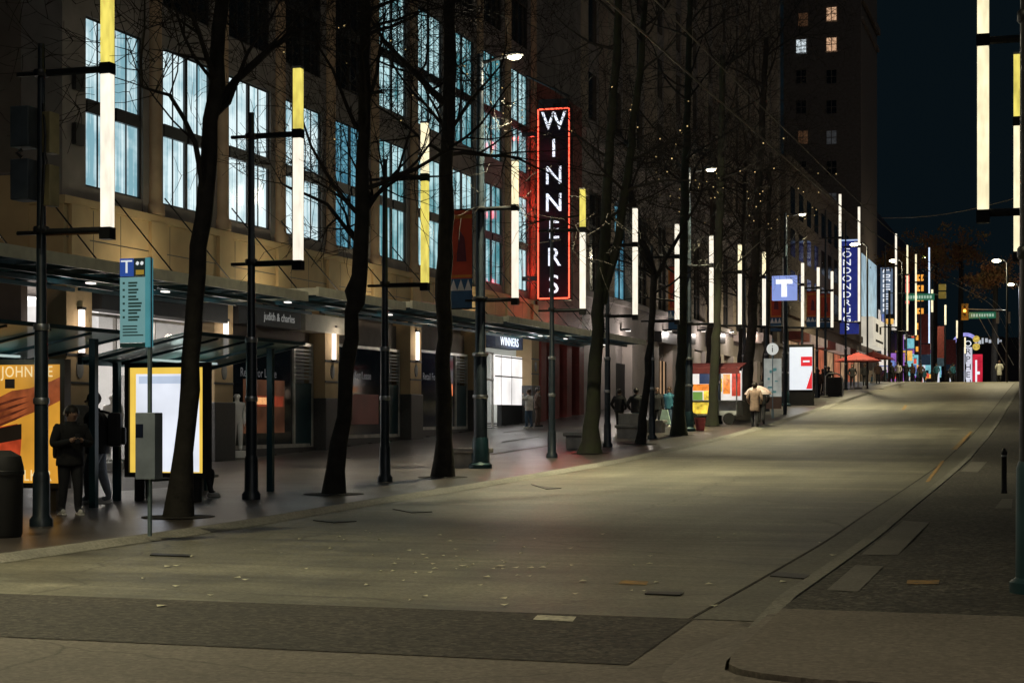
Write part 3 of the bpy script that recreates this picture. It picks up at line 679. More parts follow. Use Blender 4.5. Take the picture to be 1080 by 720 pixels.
for k in range(22):
    x = random.uniform(-24, 0); z = random.choice([6, 7, 8.5, 9.5, 11, 12.5]); mm = MB(); mm.b(x, x+random.uniform(.5, 1.3), 428.85, 428.95, z, z+random.uniform(.4, 1.1))
    obj('window', mm, random.choice([WARM, WARM, E('white_shop_glow', (1,.9,.8), .6, .5, 1), E('red_far_glow', (1,.12,.06), .7), E('blue_shop_glow', (.25,.4,1), .35, .5, 1)]), EB)

# ------------------------------------------------------------------ light-tube poles along the kerb
ORD = ['first','second','third','fourth','fifth','sixth','seventh','eighth','ninth','tenth','eleventh','twelfth','thirteenth','fourteenth','fifteenth','sixteenth','seventeenth','eighteenth','nineteenth','twentieth']
def tube_pole(label, X, Y, side, tx, up, low, tall=False, lampm=False, z0=4.5, zb=6.88, z1=8.1, group='light tube poles'):
    g = gz(Y)+(LP if side > 0 else RP)
    r = thing('tube_light_pole', label, 'light pole', (X, Y, g), group)
    top = 11.0 if lampm else (zb+.45 if not tall else z1-1)
    R = .085 if not lampm else .15
    m = MB(); m.path([(X,Y,g+.1),(X,Y,g+3.0),(X,Y,g+3.05),(X,Y,g+top)], [R*1.25,R*1.2,R*.95,R*.62], 12); obj('shaft', m, BLUEST, r, True)
    m = MB(); m.lathe([(R*2.1,-.1),(R*2.1,.10),(R*1.55,.16),(R*1.5,.75),(R*1.3,.82)], (X,Y,g), 12); obj('base', m, TEAL if lampm else BLUEST, r, True)
    for z in (1.9, 3.02, z0, zb):
        m = MB(); m.lathe([(R*1.36,-.05),(R*1.45,-.02),(R*1.45,.02),(R*1.36,.05)], (X,Y,g+z), 12); obj('collar', m, CHROME if z < 4 else STEEL, r, True)
    for z in (z0-.04, zb):
        m = MB(); m.path([(X,Y,g+z),(tx,Y,g+z)], .055, 8); m.path([(X-side*.42,Y,g+z),(X,Y,g+z)], .035, 6); obj('arm', m, STEEL, r, True)
    w = .078
    m = MB(); m.b(tx-w,tx+w,Y-w,Y+w,g+z0,g+zb-.085,.012); obj('light_tube', m, low, r)
    m = MB(); m.b(tx-w,tx+w,Y-w,Y+w,g+zb+.085,g+z1,.012); obj('light_tube', m, up, r)
    for z, h in ((z0-.09, .09), (zb, .085)):
        m = MB(); m.b(tx-w-.012,tx+w+.012,Y-w-.012,Y+w+.012,g+z-h,g+z+h); obj('tube_band', m, STEEL, r)
    m = MB(); m.b(tx-w-.006,tx+w+.006,Y-w-.006,Y+w+.006,g+z1,g+z1+.04); obj('cap', m, TRIM, r)
    if lampm:
        hx = X+side*.95
        m = MB(); m.path([(X,Y,g+10.75),(X+side*.5,Y,g+10.86),(hx-.2*side,Y,g+10.9)], .05, 8); obj('lamp_arm', m, STEEL, r, True)
        m = MB(); m.ball((hx,Y,g+10.93), .27, 1, .55, .34); h = obj('lamp_head', m, LOUVRE, r, True)
        m = MB(); m.ball((hx,Y,g+10.87), .20, 1, .6, .45); obj('lens', m, LAMPGLOW, h, True)
        return r, Vector((hx, Y, g+10.68))
    return r, None
LAMPS = []
TUBES = [(T_YEL,T_WHITE),(T_YEL,T_WHITE),(T_PALE,T_YEL),(T_PALE,T_WHITE),(T_YEL,T_WHITE),(T_WHITE,T_WHITE),(T_WHITE,T_WHITE),(T_WHITE,T_WHITE),(T_PALE,T_WHITE),(T_PALE,T_WHITE),(T_WHITE,T_WHITE),(T_WHITE,T_WHITE),(T_WHITE,T_WHITE),(T_WHITE,T_WHITE)]
PLAB = ['pole carrying grey cabinets and a yellow and white light tube by the amber poster', 'pole with yellow over white light tube just past the white lit shelter poster',
        'pole with pale over yellow light tube left of the thick straight tree', 'thick street lamp pole with light tube and a red banner before the white lit entrance',
        'pole with a yellow over white tube just right of the red neon blade sign', 'pole with white light tube hidden behind the forked mossy tree', 'dark pole with white tube between the thin crooked tree and the people walking',
        'lamp pole with white tube and red banner beside the food cart', 'slim pole with pale over white light tube at the food cart', 'slim pole with pale over white light tube beyond the food cart',
        'pole with white light tube beside the round information sign', 'lamp pole with white tube and red banner behind the blue T sign', 'slim pole with white light tube just past the blue T sign', 'slim white tube pole in front of the tall blue stacked-letter sign']
POLES = []
for k in range(14):
    Y = 22.6+6.8*k; X = -14.67 if k == 0 else -14.5
    u, l = TUBES[k]
    if k == 5: pass
    r, lp = tube_pole(PLAB[k], X, Y, 1, -13.53, u, l, lampm=(k in (3, 7, 11)))
    POLES.append((X, Y, r))
    if lp: LAMPS.append(lp)
TALL = [(886, 'tall double tube pole at the near edge of the blue stacked-letter sign', T_WHITE), (906, 'tall double tube pole at the far edge of the blue stacked-letter sign', T_WHITE), (945, 'tall tube pole beyond the white-lettered sign, at the brick tower end', T_WHITE),
        (957, 'tall tube pole with pale tube near the green street name plate', T_PALE), (966, 'tall tube pole behind the orange vertical sign', T_PALE), (980, 'tallest bluish white tube pole beside the yellow traffic signal', T_BLUE)]
for px, lab, mt in TALL:
    s = (px-VX)*CC/-13.53; D = F/s; Y = (D-13.53*SS)/CC
    z1 = 13.4 if px != 980 else 16.0
    tube_pole(lab, -14.5, Y, 1, -13.53, mt, mt, tall=True, z0=5.0, zb=10.5, z1=z1)
# right hand row
tube_pole('light tube pole with a long pale tube near the dark post at the right', .04, 24.9, -1, -.93, T_PALE, T_PALE, group=None)
tube_pole('light tube pole with yellow tube half hidden by the dark post at the right',   .36, 32.6, -1, -.60, T_YEL, T_PALE, group=None)
# cabinets on the first pole
X, Y, r = POLES[0]; g = r.location.z
for z, h in ((5.75, .62), (4.95, .62)):
    m = MB(); m.b(X-.42,X-.10,Y-.2,Y+.16,g+z,g+z+h,.02); c = obj('control_cabinet', m, M('blue_grey_cabinet', (.05,.065,.08), .5), r)
    m = MB(); m.b(X+.11,X+.24,Y-.15,Y+.12,g+z-.1,g+z+h-.1,.01); obj('junction_box', m, M('dull_yellow_cabinet', (.17,.145,.07), .5), r)
m = MB(); m.path([(X-.2,Y-.21,g+5.7),(X-.26,Y-.25,g+5.65),(X-.2,Y-.21,g+5.58)], .03, 6); m.path([(X+.1,Y-.1,g+6.4),(X+.2,Y-.2,g+5.9),(X+.12,Y-.15,g+4.9),(X+.05,Y-.13,g+4.2)], .02, 5); obj('cable', m, STEEL, r)

# ------------------------------------------------------------------ dark post and bollard at the right
px = -.115; r = thing('utility_post', 'thick dark post with a teal foot at the right edge of the pavement', 'post', (px, 16.6, RP))
m = MB(); m.path([(px,16.6,RP),(px,16.6,4),(px,16.6,12)], [.185,.175,.165], 18); obj('shaft', m, STEEL, r, True)
m = MB(); m.lathe([(.27,0),(.27,.1),(.215,.14),(.21,1.15),(.19,1.22)], (px,16.6,RP), 18); obj('base', m, TEAL, r, True)
for z in (3.1, 5.3): 
    m = MB(); m.lathe([(.185,0),(.20,.02),(.20,.10),(.185,.12)], (px,16.6,RP+z), 18); obj('collar', m, STEEL, r, True)
m = MB(); m.b(px-.10,px+.14,16.36,16.42,5.4,6.55); sg = obj('sign_plate', m, STEEL, r)
p = PG(1059, 520, RP); r = thing('bollard', 'slim black bollard with rounded cap on the right pavement', 'bollard', p)
m = MB(); m.lathe([(.06,0),(.055,.05),(.05,.08),(.05,.74),(.058,.75),(.058,.79),(.045,.82),(.02,.86)], tuple(p), 12); obj('post', m, BLACK, r, True)
m = MB(); m.lathe([(.052,.70),(.0525,.70),(.0525,.735),(.052,.735)], tuple(p), 12); obj('reflector_band', m, CHROME, r, True)

# ------------------------------------------------------------------ trees
def tree(label, pix, D, rads, seed, forks=None, moss=False, limb0=4.6, nl=13, lmax=4.2, twig=1.0, top=13.5, lights=None, zmax=99):
    rnd = random.Random(seed)
    base = PD(pix[0][0], pix[0][1], D)
    g = gz(base.y)+LP
    r = thing('bare_tree', label, 'tree', (base.x, base.y, g), 'bare trees along the kerb')
    P = [PD(x, y, D) for x, y in pix]; P[0].z = g-.05
    # denser, slightly wandering trunk
    def dense(P, R, wob=.035):
        out, rr = [], []
        for i in range(len(P)-1):
            n = max(2, int((P[i+1]-P[i]).length/.45))
            for j in range(n):
                t = j/n; q = P[i].lerp(P[i+1], t)
                if i or j: q = q+Vector((rnd.uniform(-wob,wob), rnd.uniform(-wob,wob), 0))
                out.append(q); rr.append((R[i]*(1-t)+R[i+1]*t)*rnd.uniform(.94,1.06))
        out.append(P[-1]); rr.append(R[-1]); return out, rr
    tp, tr = dense(P, rads)
    tr[0] *= 1.45; tr[1] *= 1.14
    m = MB(); m.path(tp, tr, 10); axes = [(tp, tr)]
    for fk in (forks or []):
        fp, frr = dense([PD(x, y, D+dz) for x, y, dz in fk[0]], fk[1]); m.path(fp, frr, 8); axes.append((fp, frr))
    obj('trunk', m, MOSS if moss else BARK, r, True)
    # extend leaders upward out of the trunk tips
    c = MB(); tips = []; nodes = []
    def grow(p, d, L, rad, lvl):
        n = max(3, int(L/.42)); pts = [p]; rr = [rad]; q = p.copy(); d = d.normalized()
        for i in range(n):
            d = (d+Vector((rnd.gauss(0,.16), rnd.gauss(0,.16), rnd.gauss(.03,.13)))).normalized()
            q = q+d*(L/n); pts.append(q.copy()); rr.append(max(.0045, rad*(1-.85*(i+1)/n)))
        c.path(pts, rr, 5 if lvl < 1 else (4 if lvl == 1 else 3), cap=False)
        nodes.extend(pts[1:])
        if lvl >= 3: return
        k = {0: 6, 1: 5, 2: 4}[lvl]
        k = max(1, int(round(k*twig)))
        for j in range(k):
            i = rnd.randint(max(1, n//4), n); az = rnd.uniform(0, 2*PI)
            side = d.orthogonal(); side.rotate(Matrix.Rotation(az, 3, d))
            nd = (pts[min(i,n)]-pts[i-1]).normalized()*.7+side*.85+Vector((0,0,.12))
            grow(pts[i], nd, L*rnd.uniform(.42,.68), max(.008, rr[i]*.62), lvl+1)
    for ap, ar in axes:
        hi = ap[-1]
        if hi.z < top:
            grow(hi, Vector((rnd.uniform(-.2,.2), rnd.uniform(-.2,.2), 1)), min(5, top-hi.z), ar[-1], 0)
    n_each = nl
    for j in range(n_each):
        ap, ar = axes[rnd.randrange(len(axes))]
        idx = [i for i, q in enumerate(ap) if q.z > g+limb0]
        if not idx: idx = [len(ap)-1]
        i = rnd.choice(idx); az = rnd.uniform(0, 2*PI)
        d = Vector((math.cos(az), math.sin(az), rnd.uniform(.25, .95)))
        grow(ap[i], d, rnd.uniform(.5, 1)*lmax, min(.055, ar[i]*.42), 0)
    obj('crown', c, TWIG, r)
    m = MB(); m.lathe([(.01,.004),(.6,.004),(.6,.010),(.01,.022)], (base.x, base.y, g), 18); pit = obj('tree_pit', m, SOIL, r)
    if lights:
        lab, n, z0, z1 = lights
        f = MB(); sel = [q for q in nodes if z0 < q.z < z1]; rnd.shuffle(sel)
        for q in sel[:n]: 
            a = .012 if D < 50 else .017
            f.b(q.x-a, q.x+a, q.y-a, q.y+a, q.z-a, q.z+a)
        o = obj('fairy_lights', f, E('warm_fairy_light', (1,.72,.3), .7, .5, 3), None); tag(o, lab, 'fairy lights', kind='stuff')
    return r
def DG(x, y):
    p = PG(x, y, LP); return p.y*CC-p.x*SS
D1 = DG(188,545); tree('dark bare tree leaning in front of the white lit shelter poster', [(188,545),(197,440),(204,320),(216,200),(228,90),(236,-60)], D1, [.19,.158,.148,.135,.125,.10], 3, limb0=5.2, nl=12, lmax=4.2, twig=.9,
     forks=[([(214,215,0),(205,150,-.4),(180,100,-1),(150,92,-1.5)], [.06,.045,.03,.02]), ([(222,120,0),(250,85,.4),(285,50,.9),(330,25,1.4)], [.09,.07,.05,.03])])
D2 = DG(352,521); tree('bare tree with a swollen knot leaning right beyond the second light pole', [(352,521),(362,440),(372,330),(376,308),(380,290),(382,200),(385,90),(385,-40)], D2, [.19,.16,.14,.215,.155,.14,.12,.09], 4, limb0=4.8, nl=13, lmax=4.4, twig=1)
D3 = DG(467,503); tree('thick straight bare tree beside the red banner and the lamp pole', [(467,503),(468,400),(469,250),(473,120),(476,-30)], D3, [.22,.195,.185,.165,.13], 5, limb0=5.0, nl=15, lmax=4.8, twig=1,
     forks=[([(470,110,0),(440,80,.3),(405,45,.6),(385,10,.8)], [.09,.07,.05,.03])], lights=('tiny warm fairy lights in the thick straight tree', 24, 8.2, 11.5))
D4 = DG(622,478); tree('forked mossy tree splitting in two right of the neon blade sign', [(622,478),(626,420),(631,330),(638,250),(644,150),(652,20),(654,-30)], D4, [.30,.225,.205,.175,.15,.12,.1], 6, moss=True, limb0=6, nl=20, lmax=5, twig=1.05, lights=('tiny warm fairy lights in the forked tree', 22, 9.5, 12),
     forks=[([(635,320,0),(652,250,.2),(664,170,.4),(676,60,.8),(684,-30,1)], [.165,.15,.135,.11,.085])])
D5 = DG(675,468); tree('thin crooked bare tree next to the people in dark jackets', [(675,468),(682,410),(688,330),(690,290)], D5, [.16,.13,.12,.12], 8, limb0=5, nl=12, lmax=4, twig=.9, top=12,
     forks=[([(690,295,0),(672,245,.2),(664,205,.4)], [.09,.07,.05]), ([(690,295,0),(710,260,.2),(735,215,.4)], [.09,.07,.05])])
D6 = DG(716,459); tree('straight mossy tree close to the teal-jacketed walker', [(716,459),(718,400),(720,330),(722,220),(726,80),(728,0)], D6, [.27,.21,.19,.17,.13,.11], 9, moss=True, limb0=5, nl=18, lmax=5, twig=1)
D7 = DG(751,449); tree('mossy green tree standing before the lit food cart', [(751,449),(754,390),(757,300),(760,200),(762,60)], D7, [.24,.20,.19,.165,.12], 10, moss=True, limb0=5, nl=17, lmax=5, twig=1, lights=('bright cluster of fairy lights in the tree by the food cart', 55, 10.2, 12.4))
D8 = DG(783,443); tree('wide-footed dark tree beside the couple in a brown coat', [(783,443),(788,400),(793,340),(797,260),(803,150),(808,40)], D8, [.40,.28,.235,.2,.17,.12], 12, limb0=5, nl=16, lmax=5.2, twig=1)
for k, (x, D) in enumerate(((690, 84), (770, 96), (815, 108))):
    X = -16.2-(.6*k); s = F/D; x_ = VX+X*s/CC
    q = PD(x_, 0, D); gy = HY-s*(gz(q.y)+LP-ZC)
    tree(['slender tree standing further back behind the walkers', 'slender tree standing further back behind the food cart', 'slender far tree behind the round information sign'][k], [(x_, gy), (x_+3, gy-60), (x_+4, gy-160), (x_+7, gy-260)], D, [.24,.2,.16,.11], 30+k, limb0=5, nl=18, lmax=5.2, twig=.95)

# ------------------------------------------------------------------ red banners on the lamp poles
RED = M('red_banner_cloth', (.50,.055,.025), .7, var=.15); ORG = M('orange_banner_band', (.55,.20,.03), .7); BLU = M('blue_banner_foot', (.03,.10,.22), .7); WHT = M('white_banner_tooth', (.7,.7,.72), .7); DKR = M('dark_red_banner_figure', (.12,.02,.04), .7)
def banner(label, X, Y, z0, z1, w=.62):
    r = thing('street_banner', label, 'banner', (X, Y, z0), 'red zigzag banners on the street poles')
    zt = z0+(z1-z0)*.30
    m = MB(); m.b(X-w/2,X+w/2,Y-.012,Y+.012,zt,z1); obj('red_panel', m, RED, r)
    m = MB(); m.b(X-w/2,X+w/2,Y-.013,Y+.013,z0,zt-.001); obj('blue_panel', m, BLU, r)
    m = MB()
    for a, b_ in ((zt+.03, zt+.10), (z1-.22, z1-.12)): m.b(X-w/2,X+w/2,Y-.017,Y+.017,a,b_)
    m.b(X-w/2,X-w/2+.06,Y-.0172,Y+.0172,zt+.101,z1-.221); obj('orange_band', m, ORG, r)
    m = MB()
    for k in range(3):
        a = X-w/2+w*k/3; m.prism([(a,Y-.018,zt-.32),(a+w/3,Y-.018,zt-.32),(a+w/6,Y-.018,zt-.02)], (0,.036,0))
    obj('white_zigzag', m, WHT, r)
    h = z1-zt
    m = MB(); m.prism([(X-.12,Y-.0185,zt+.25*h),(X+.16,Y-.0185,zt+.25*h),(X+.10,Y-.0185,zt+.6*h),(X-.05,Y-.0185,zt+.72*h)], (0,.037,0)); obj('dark_figure', m, DKR, r)
    m = MB(); m.t((X-w/2-.05,Y,z1+.02),(X+w/2+.2,Y,z1+.02),.025,n=6); m.t((X-w/2-.05,Y,z0-.02),(X+w/2+.2,Y,z0-.02),.025,n=6); obj('bracket', m, STEEL, r)
    return r
for k, lab in ((3,'red zigzag banner beside the thick straight tree'), (7,'red zigzag banner between two trees before the food cart'), (11,'red zigzag banner left of the blue T sign')):
    X, Y, _ = POLES[k]; g = gz(Y); banner(lab, X-.55, Y+.02, g+4.35, g+6.95)
for px, lab in ((857,'small far red banner between white tubes past the T sign'), (871,'farther small red banner past the T sign')):
    p = PX(px, 330, -15.2); g = gz(p.y); banner(lab, -15.2, p.y, g+4.6, g+7.0, .8)

# ------------------------------------------------------------------ bus shelters
LBF = M('shelter_bronze', (.10,.075,.05), .45, .4); POSTER_Y = E('amber_backlit_poster', (1,.46,.05), .55, .35, 1.2)
SHEL = []
def shelter(label, x0, x1, ya, yb, zr, g):
    r = thing('bus_shelter', label, 'bus shelter', ((x0+x1)/2, (ya+yb)/2, g), 'glass bus shelters')
    m = MB()
    m.prism([(x0-.25,ya-.6,zr),(x1+.35,ya-.6,zr+.46),(x1+.35,ya-.6,zr+.49),(x0-.25,ya-.6,zr+.03)], (0,yb-ya+1.2,0)); obj('glass_roof', m, SGLASS, r)
    m = MB()
    for y in [ya-.5+(yb-ya+1.0)*k/4 for k in range(5)]:
        m.prism([(x0-.2,y-.025,zr-.07),(x1+.3,y-.025,zr+.40),(x1+.3,y-.025,zr+.44),(x0-.2,y-.025,zr-.005)], (0,.06,0))
    m.b(x0-.28,x0-.2,ya-.6,yb+.6,zr-.08,zr+.06); m.b(x1+.35,x1+.40,ya-.62,yb+.62,zr+.44,zr+.51); obj('roof_frame', m, TEAL, r)
    for (x, y) in ((x0, ya+.3), (x0, yb), (x1-.1, yb)):
        m = MB(); m.b(x-.06,x+.06,y-.06,y+.06,g,zr-.02 if x < x1-.2 else zr+.36); obj('post', m, TEAL, r)
    m = MB(); m.b(x0-.01,x0+.01,ya+.4,yb-.1,g+.25,zr-.25); obj('rear_glass', m, CLEAR, r)
    m = MB(); m.b(x0+.12,x0+.52,ya+.8,yb-.4,g+.42,g+.47); m.b(x0+.2,x0+.3,ya+1.0,ya+1.1,g,g+.42); m.b(x0+.2,x0+.3,yb-.7,yb-.6,g,g+.42); obj('bench_seat', m, LOUVRE, r)
    m = MB(); m.b(x0+.5,x0+.6,ya+.6,yb-.6,zr+.02,zr+.06); obj('added_shelter_strip', m, E('added_strip_glow', (.8,1,.95), .5), r); SHEL.append(Vector((x0+.55,(ya+yb)/2,zr-.12)))  # strip added under the roof to lighten its glass
    return r
def lightbox(r, x0, x1, y, z0, z1, face):
    m = MB(); f = .09
    m.b(x0-f,x1+f,y,y+.2,z0-f,z0); m.b(x0-f,x1+f,y,y+.2,z1,z1+f); m.b(x0-f,x0,y,y+.2,z0,z1); m.b(x1,x1+f,y,y+.2,z0,z1)
    m.b(x0,x1,y+.07,y+.2,z0,z1); m.b(x0+.1,x0+.25,y+.04,y+.16,-.05,z0-f); m.b(x1-.25,x1-.1,y+.04,y+.16,-.05,z0-f)
    lb = obj('light_box', m, LBF if face == 'amber' else BLACK, r)
    return lb
# shelter one with the amber drink poster
g = LP; r = shelter('glass bus shelter with an amber whisky poster at the left edge', -17.9, -16.1, 22.6, 26.6, 2.78, g)
xa, xb, yy = -17.62, -16.22, 25.55; z0, z1 = .62, 2.66
lb = lightbox(r, xa, xb, yy, z0, z1, 'amber')
m = MB(); m.b(xa,xb,yy+.05,yy+.07,z0,z1); ps = obj('poster', m, POSTER_Y, r)
def art(name, pts, mat, lift=.004):
    m = MB(); y = yy+.05-lift; m.prism([(xa+u*(xb-xa), y, z0+v*(z1-z0)) for u, v in pts], (0,-.003,0)); return obj(name, m, mat, ps)
BRN = E('brown_printed_arm', (.42,.10,.03), .5, .6, 3.5); BRD = E('dark_brown_printed_arm', (.16,.035,.015), .5, .5, 4)
art('printed_arm', [(-0.0,.44),(.30,.52),(.62,.60),(.80,.64),(1,.70),(1,.90),(.86,.86),(.55,.80),(.30,.78),(.10,.72),(0,.70)], BRN)
for k in range(4): art('printed_finger', [(.0,.45+.06*k),(.35,.53+.055*k),(.55,.60+.045*k),(.34,.55+.055*k),(0,.47+.06*k)], BRD, .008)
RDP = E('red_printed_bottle', (.75,.09,.03), .5, .5, 3); GDP = E('gold_print', (1,.62,.15), .7, .2); LBL = E('dark_printed_label', (.03,.02,.012), .3, .3)
art('printed_bottle', [(.0,.05),(.40,.05),(.44,.40),(.38,.50),(0,.46)], RDP, .0075)
art('printed_label', [(.0,.32),(.44,.37),(.44,.50),(0,.45)], LBL, .0115)
art('printed_badge', [(.20,.80),(.34,.80),(.34,.88),(.20,.88)], LBL)
PRN = E('pale_poster_print', (1,.78,.40), .85, .1)
text('lettering', 'JOHNNIE', .27, ((xa+xb)/2+.02, yy+.044, z1-.13), FACE_CAM, PRN, ps, .002, sx=.86, space=1.1)
text('lettering', 'WALKER', .27, ((xa+xb)/2+.02, yy+.044, z0+.12), FACE_CAM, PRN, ps, .002, sx=.86, space=1.1)
for ch, dz in (('T', 1.12), ('W', .84), ('TH', .64)): text('lettering', ch, .17, (xa+1.0, yy+.044, z0+dz), FACE_CAM, LBL, ps, .002)
# shelter two with the white backlit panel
g = LP+.03; r = shelter('glass bus shelter with a white backlit panel framed in yellow', -16.8, -15.2, 28.1, 31.9, 2.80, g)
xa, xb, yy = -16.52, -14.98, 28.35; z0, z1 = .72, 2.68
lb = lightbox(r, xa, xb, yy, z0, z1, 'white')
m = MB(); m.b(xa,xb,yy+.05,yy+.07,z0,z1); ps = obj('poster', m, E('yellow_backlit_border', (1,.66,.10), .85, .1), r)
m = MB(); m.b(xa+.13,xb-.09,yy+.044,yy+.049,z0+.02,z1-.12); pw = obj('white_sheet', m, E('white_backlit_sheet', (.86,.90,1), .92, .12, 1.4), ps)
m = MB(); m.b(xa+.19,xb-.12,yy+.040,yy+.043,z1-.30,z1-.16); obj('print_band', m, E('pale_blue_print', (.62,.72,.9), .8, .1), pw)
# transit pole sign with its grey information box
p = PG(158, 565, LP); X, Y, g = p; r = thing('transit_stop_sign', 'teal transit stop list with blue T on a slim steel pole', 'bus stop sign', p)
zz = lambda y: ZC+(HY-y)*(p.y*CC-p.x*SS)/F
s_ = F/(p.y*CC-p.x*SS); wx = lambda x: X+(x-158)/s_*CC
STP = M('brushed_steel_post', (.20,.27,.30), .4, .6)
m = MB(); m.path([(X,Y,g),(X,Y,zz(271))], .032, 10); obj('post', m, STP, r, True)
TQ = E('teal_lit_list', (.22,.46,.50), .46, .08, 1)
m = MB(); m.b(wx(122), wx(154), Y-.03, Y-.005, zz(361), zz(292)); pl = obj('list_panel', m, TQ, r)
m = MB(); m.b(wx(154.5), wx(160), Y-.05, Y+.05, zz(366), zz(272)); obj('edge_panel', m, E('bright_teal_edge', (.10,.40,.48), .42, .2), r)
m = MB(); m.b(wx(122), wx(139), Y-.031, Y-.006, zz(291), zz(272)); tb = obj('t_square', m, E('blue_square', (.03,.09,.42), .55, .05), r)
text('lettering', 'T', .26, ((wx(122)+wx(139))/2, Y-.034, (zz(291)+zz(272))/2), FACE_CAM, E('white_print', (.8,.85,.9), .7, .05), tb, .002, sx=1.2)
m = MB(); m.b(wx(139.4), wx(154), Y-.03, Y-.005, zz(291), zz(272)); ic = obj('icon_panel', m, M('dark_icon_panel', (.012,.03,.05), .5), r)
m = MB()
for x in (144, 149.5): m.ball((wx(x), Y-.032, zz(277.5)), .03, 1, .15, 1, 1)
obj('round_icon', m, E('white_print', (.8,.85,.9), .7), ic)
m = MB(); m.b(wx(142), wx(152), Y-.034, Y-.031, zz(289.5), zz(284.5)); obj('amber_bar', m, E('amber_print', (.5,.33,.05), .4), ic)
m = MB(); rnd = random.Random(4)
for k in range(6):
    yk = 297+k*7.2; m.b(wx(125.5), wx(128.2), Y-.032, Y-.0305, zz(yk+2.2), zz(yk))
    for q in range(2): m.b(wx(132.5), wx(138+rnd.uniform(4, 12)), Y-.032, Y-.0305, zz(yk+2.0+q*3.1), zz(yk+q*3.1))
for k in range(4): m.b(wx(125.5), wx(146+rnd.uniform(-4, 6)), Y-.032, Y-.0305, zz(344.4+k*3.2), zz(343+k*3.2))
obj('printed_line', m, M('dark_teal_print', (.01,.05,.06), .6), pl)
m = MB(); m.b(wx(122), wx(154), Y-.03, Y-.005, zz(366), zz(361.5)); obj('foot_panel', m, TEAL, r)
m = MB(); m.b(wx(147), wx(171.5), Y-.16, Y+.06, zz(505), zz(435), .012); bx = obj('information_box', m, M('blue_grey_box', (.16,.19,.24), .5), r)
m = MB(); m.b(wx(147.8), wx(157), Y-.165, Y-.161, zz(461), zz(447)); obj('screen', m, M('dark_screen', (.01,.014,.03), .2), bx)
# litter bin at the left edge
p = PG(2, 566, LP); r = thing('litter_bin', 'dark rounded litter bin cut by the left edge', 'bin', p)
m = MB(); m.lathe([(.26,0),(.28,.05),(.29,.9),(.30,.95),(.26,1.12),(.12,1.2)], tuple(p), 18); obj('body', m, BLACK, r, True)
m = MB(); m.lathe([(.295,.86),(.305,.87),(.305,.92),(.295,.93)], tuple(p), 18); obj('rim', m, STEEL, r, True)

# ------------------------------------------------------------------ kerbside furniture further up
def at(x, y):
    p = PG(x, y, LP); s = F/(p.y*CC-p.x*SS); return p, s
# blue T sign
p, s = at(828, 437); X, Y, g = p; r = thing('transit_sign', 'lavender blue lit square T sign on a dark post', 'transit sign', p)
m = MB(); m.path([(X,Y,g),(X,Y,g+8.0)], .10, 10); obj('post', m, BLUEST, r, True)
zc = ZC+(HY-304)/s
m = MB(); m.c(X, Y-.16, zc, 1.25, .26, 1.25, .03); bx = obj('light_box', m, E('lavender_sign_box', (.30,.40,.86), .80, .06), r)
m = MB(); h = .42; m.b(X-h,X+h,Y-.32,Y-.292,zc+.2,zc+.43); m.b(X-.14,X+.14,Y-.321,Y-.293,zc-.45,zc+.2); obj('letter_t', m, E('white_sign_letter', (.92,.95,1), 1.15, .02), bx)
# round information sign with map panel
p, s = at(815, 441); X, Y, g = p; r = thing('information_sign', 'round white information sign over a map panel on the pavement', 'information sign', p)
z = lambda y: ZC+(HY-y)/s
m = MB(); m.t((X,Y,g),(X,Y,z(357)),.05,n=8); m.b(X-.06,X+.06,Y-.03,Y+.03,g,z(428)); obj('post', m, STP, r)
m = MB(); m.lathe([(.01,-.03),(.27,-.03),(.29,0),(.27,.03),(.01,.03)], (0,0,0), 22)
for v in m.bm.verts: v.co = Vector((X+v.co.x, Y-.06+v.co.z, z(368)+v.co.y))
d = obj('round_disc', m, E('white_disc', (.85,.88,.82), .62, .05), r)
text('letter_i', 'i', .48, (X, Y-.10, z(368)), FACE_CAM, BLACK, d, .004)
m = MB(); m.b(X-.42,X+.42,Y-.04,Y+.04,z(418),z(378)); mp_ = obj('map_panel', m, E('pale_map', (.52,.55,.50), .45, .3, 2.4), r)
rnd = random.Random(3)
for k in range(9):
    m = MB(); a = rnd.uniform(-.38,.2); b_ = z(416)+rnd.uniform(0,1.3); m.b(X+a,X+a+rnd.uniform(.05,.2),Y-.046,Y-.041,b_,b_+rnd.uniform(.04,.15)); obj('map_print', m, E('teal_map_print', (.12,.32,.32), .35, .4), mp_)
m = MB(); m.b(X-.42,X+.42,Y-.04,Y+.04,z(431),z(418.5)); obj('foot_panel', m, M('brown_panel', (.2,.13,.10), .7), r)
# digital kiosk
p, s = at(840, 432); X, Y, g = p.x-.6, p.y+6, 0; g = gz(Y)+LP; s = F/(Y*CC-X*SS); z = lambda y: ZC+(HY-y)/s
r = thing('digital_kiosk', 'tall white and red digital kiosk screen on the pavement', 'kiosk', (X, Y, g))
m = MB(); m.b(X-.72,X+.72,Y,Y+.3,g-.05,z(363),.02); obj('housing', m, BLACK, r)
m = MB(); m.b(X-.65,X+.65,Y-.012,Y-.002,z(411),z(366)); sc = obj('screen', m, E('white_screen', (.88,.93,1), .85, .04), r)
m = MB(); m.b(X+.0,X+.64,Y-.018,Y-.013,z(386),z(376)); m.prism([(X+.30,Y-.013,z(410)),(X+.64,Y-.013,z(410)),(X+.64,Y-.013,z(390))],(0,-.005,0)); obj('red_field', m, E('red_screen_field', (.85,.03,.04), .8, .05), sc)
m = MB(); m.b(X+.12,X+.5,Y-.023,Y-.019,z(382),z(380)); obj('white_mark', m, E('white_screen', (.88,.93,1), .85), sc)
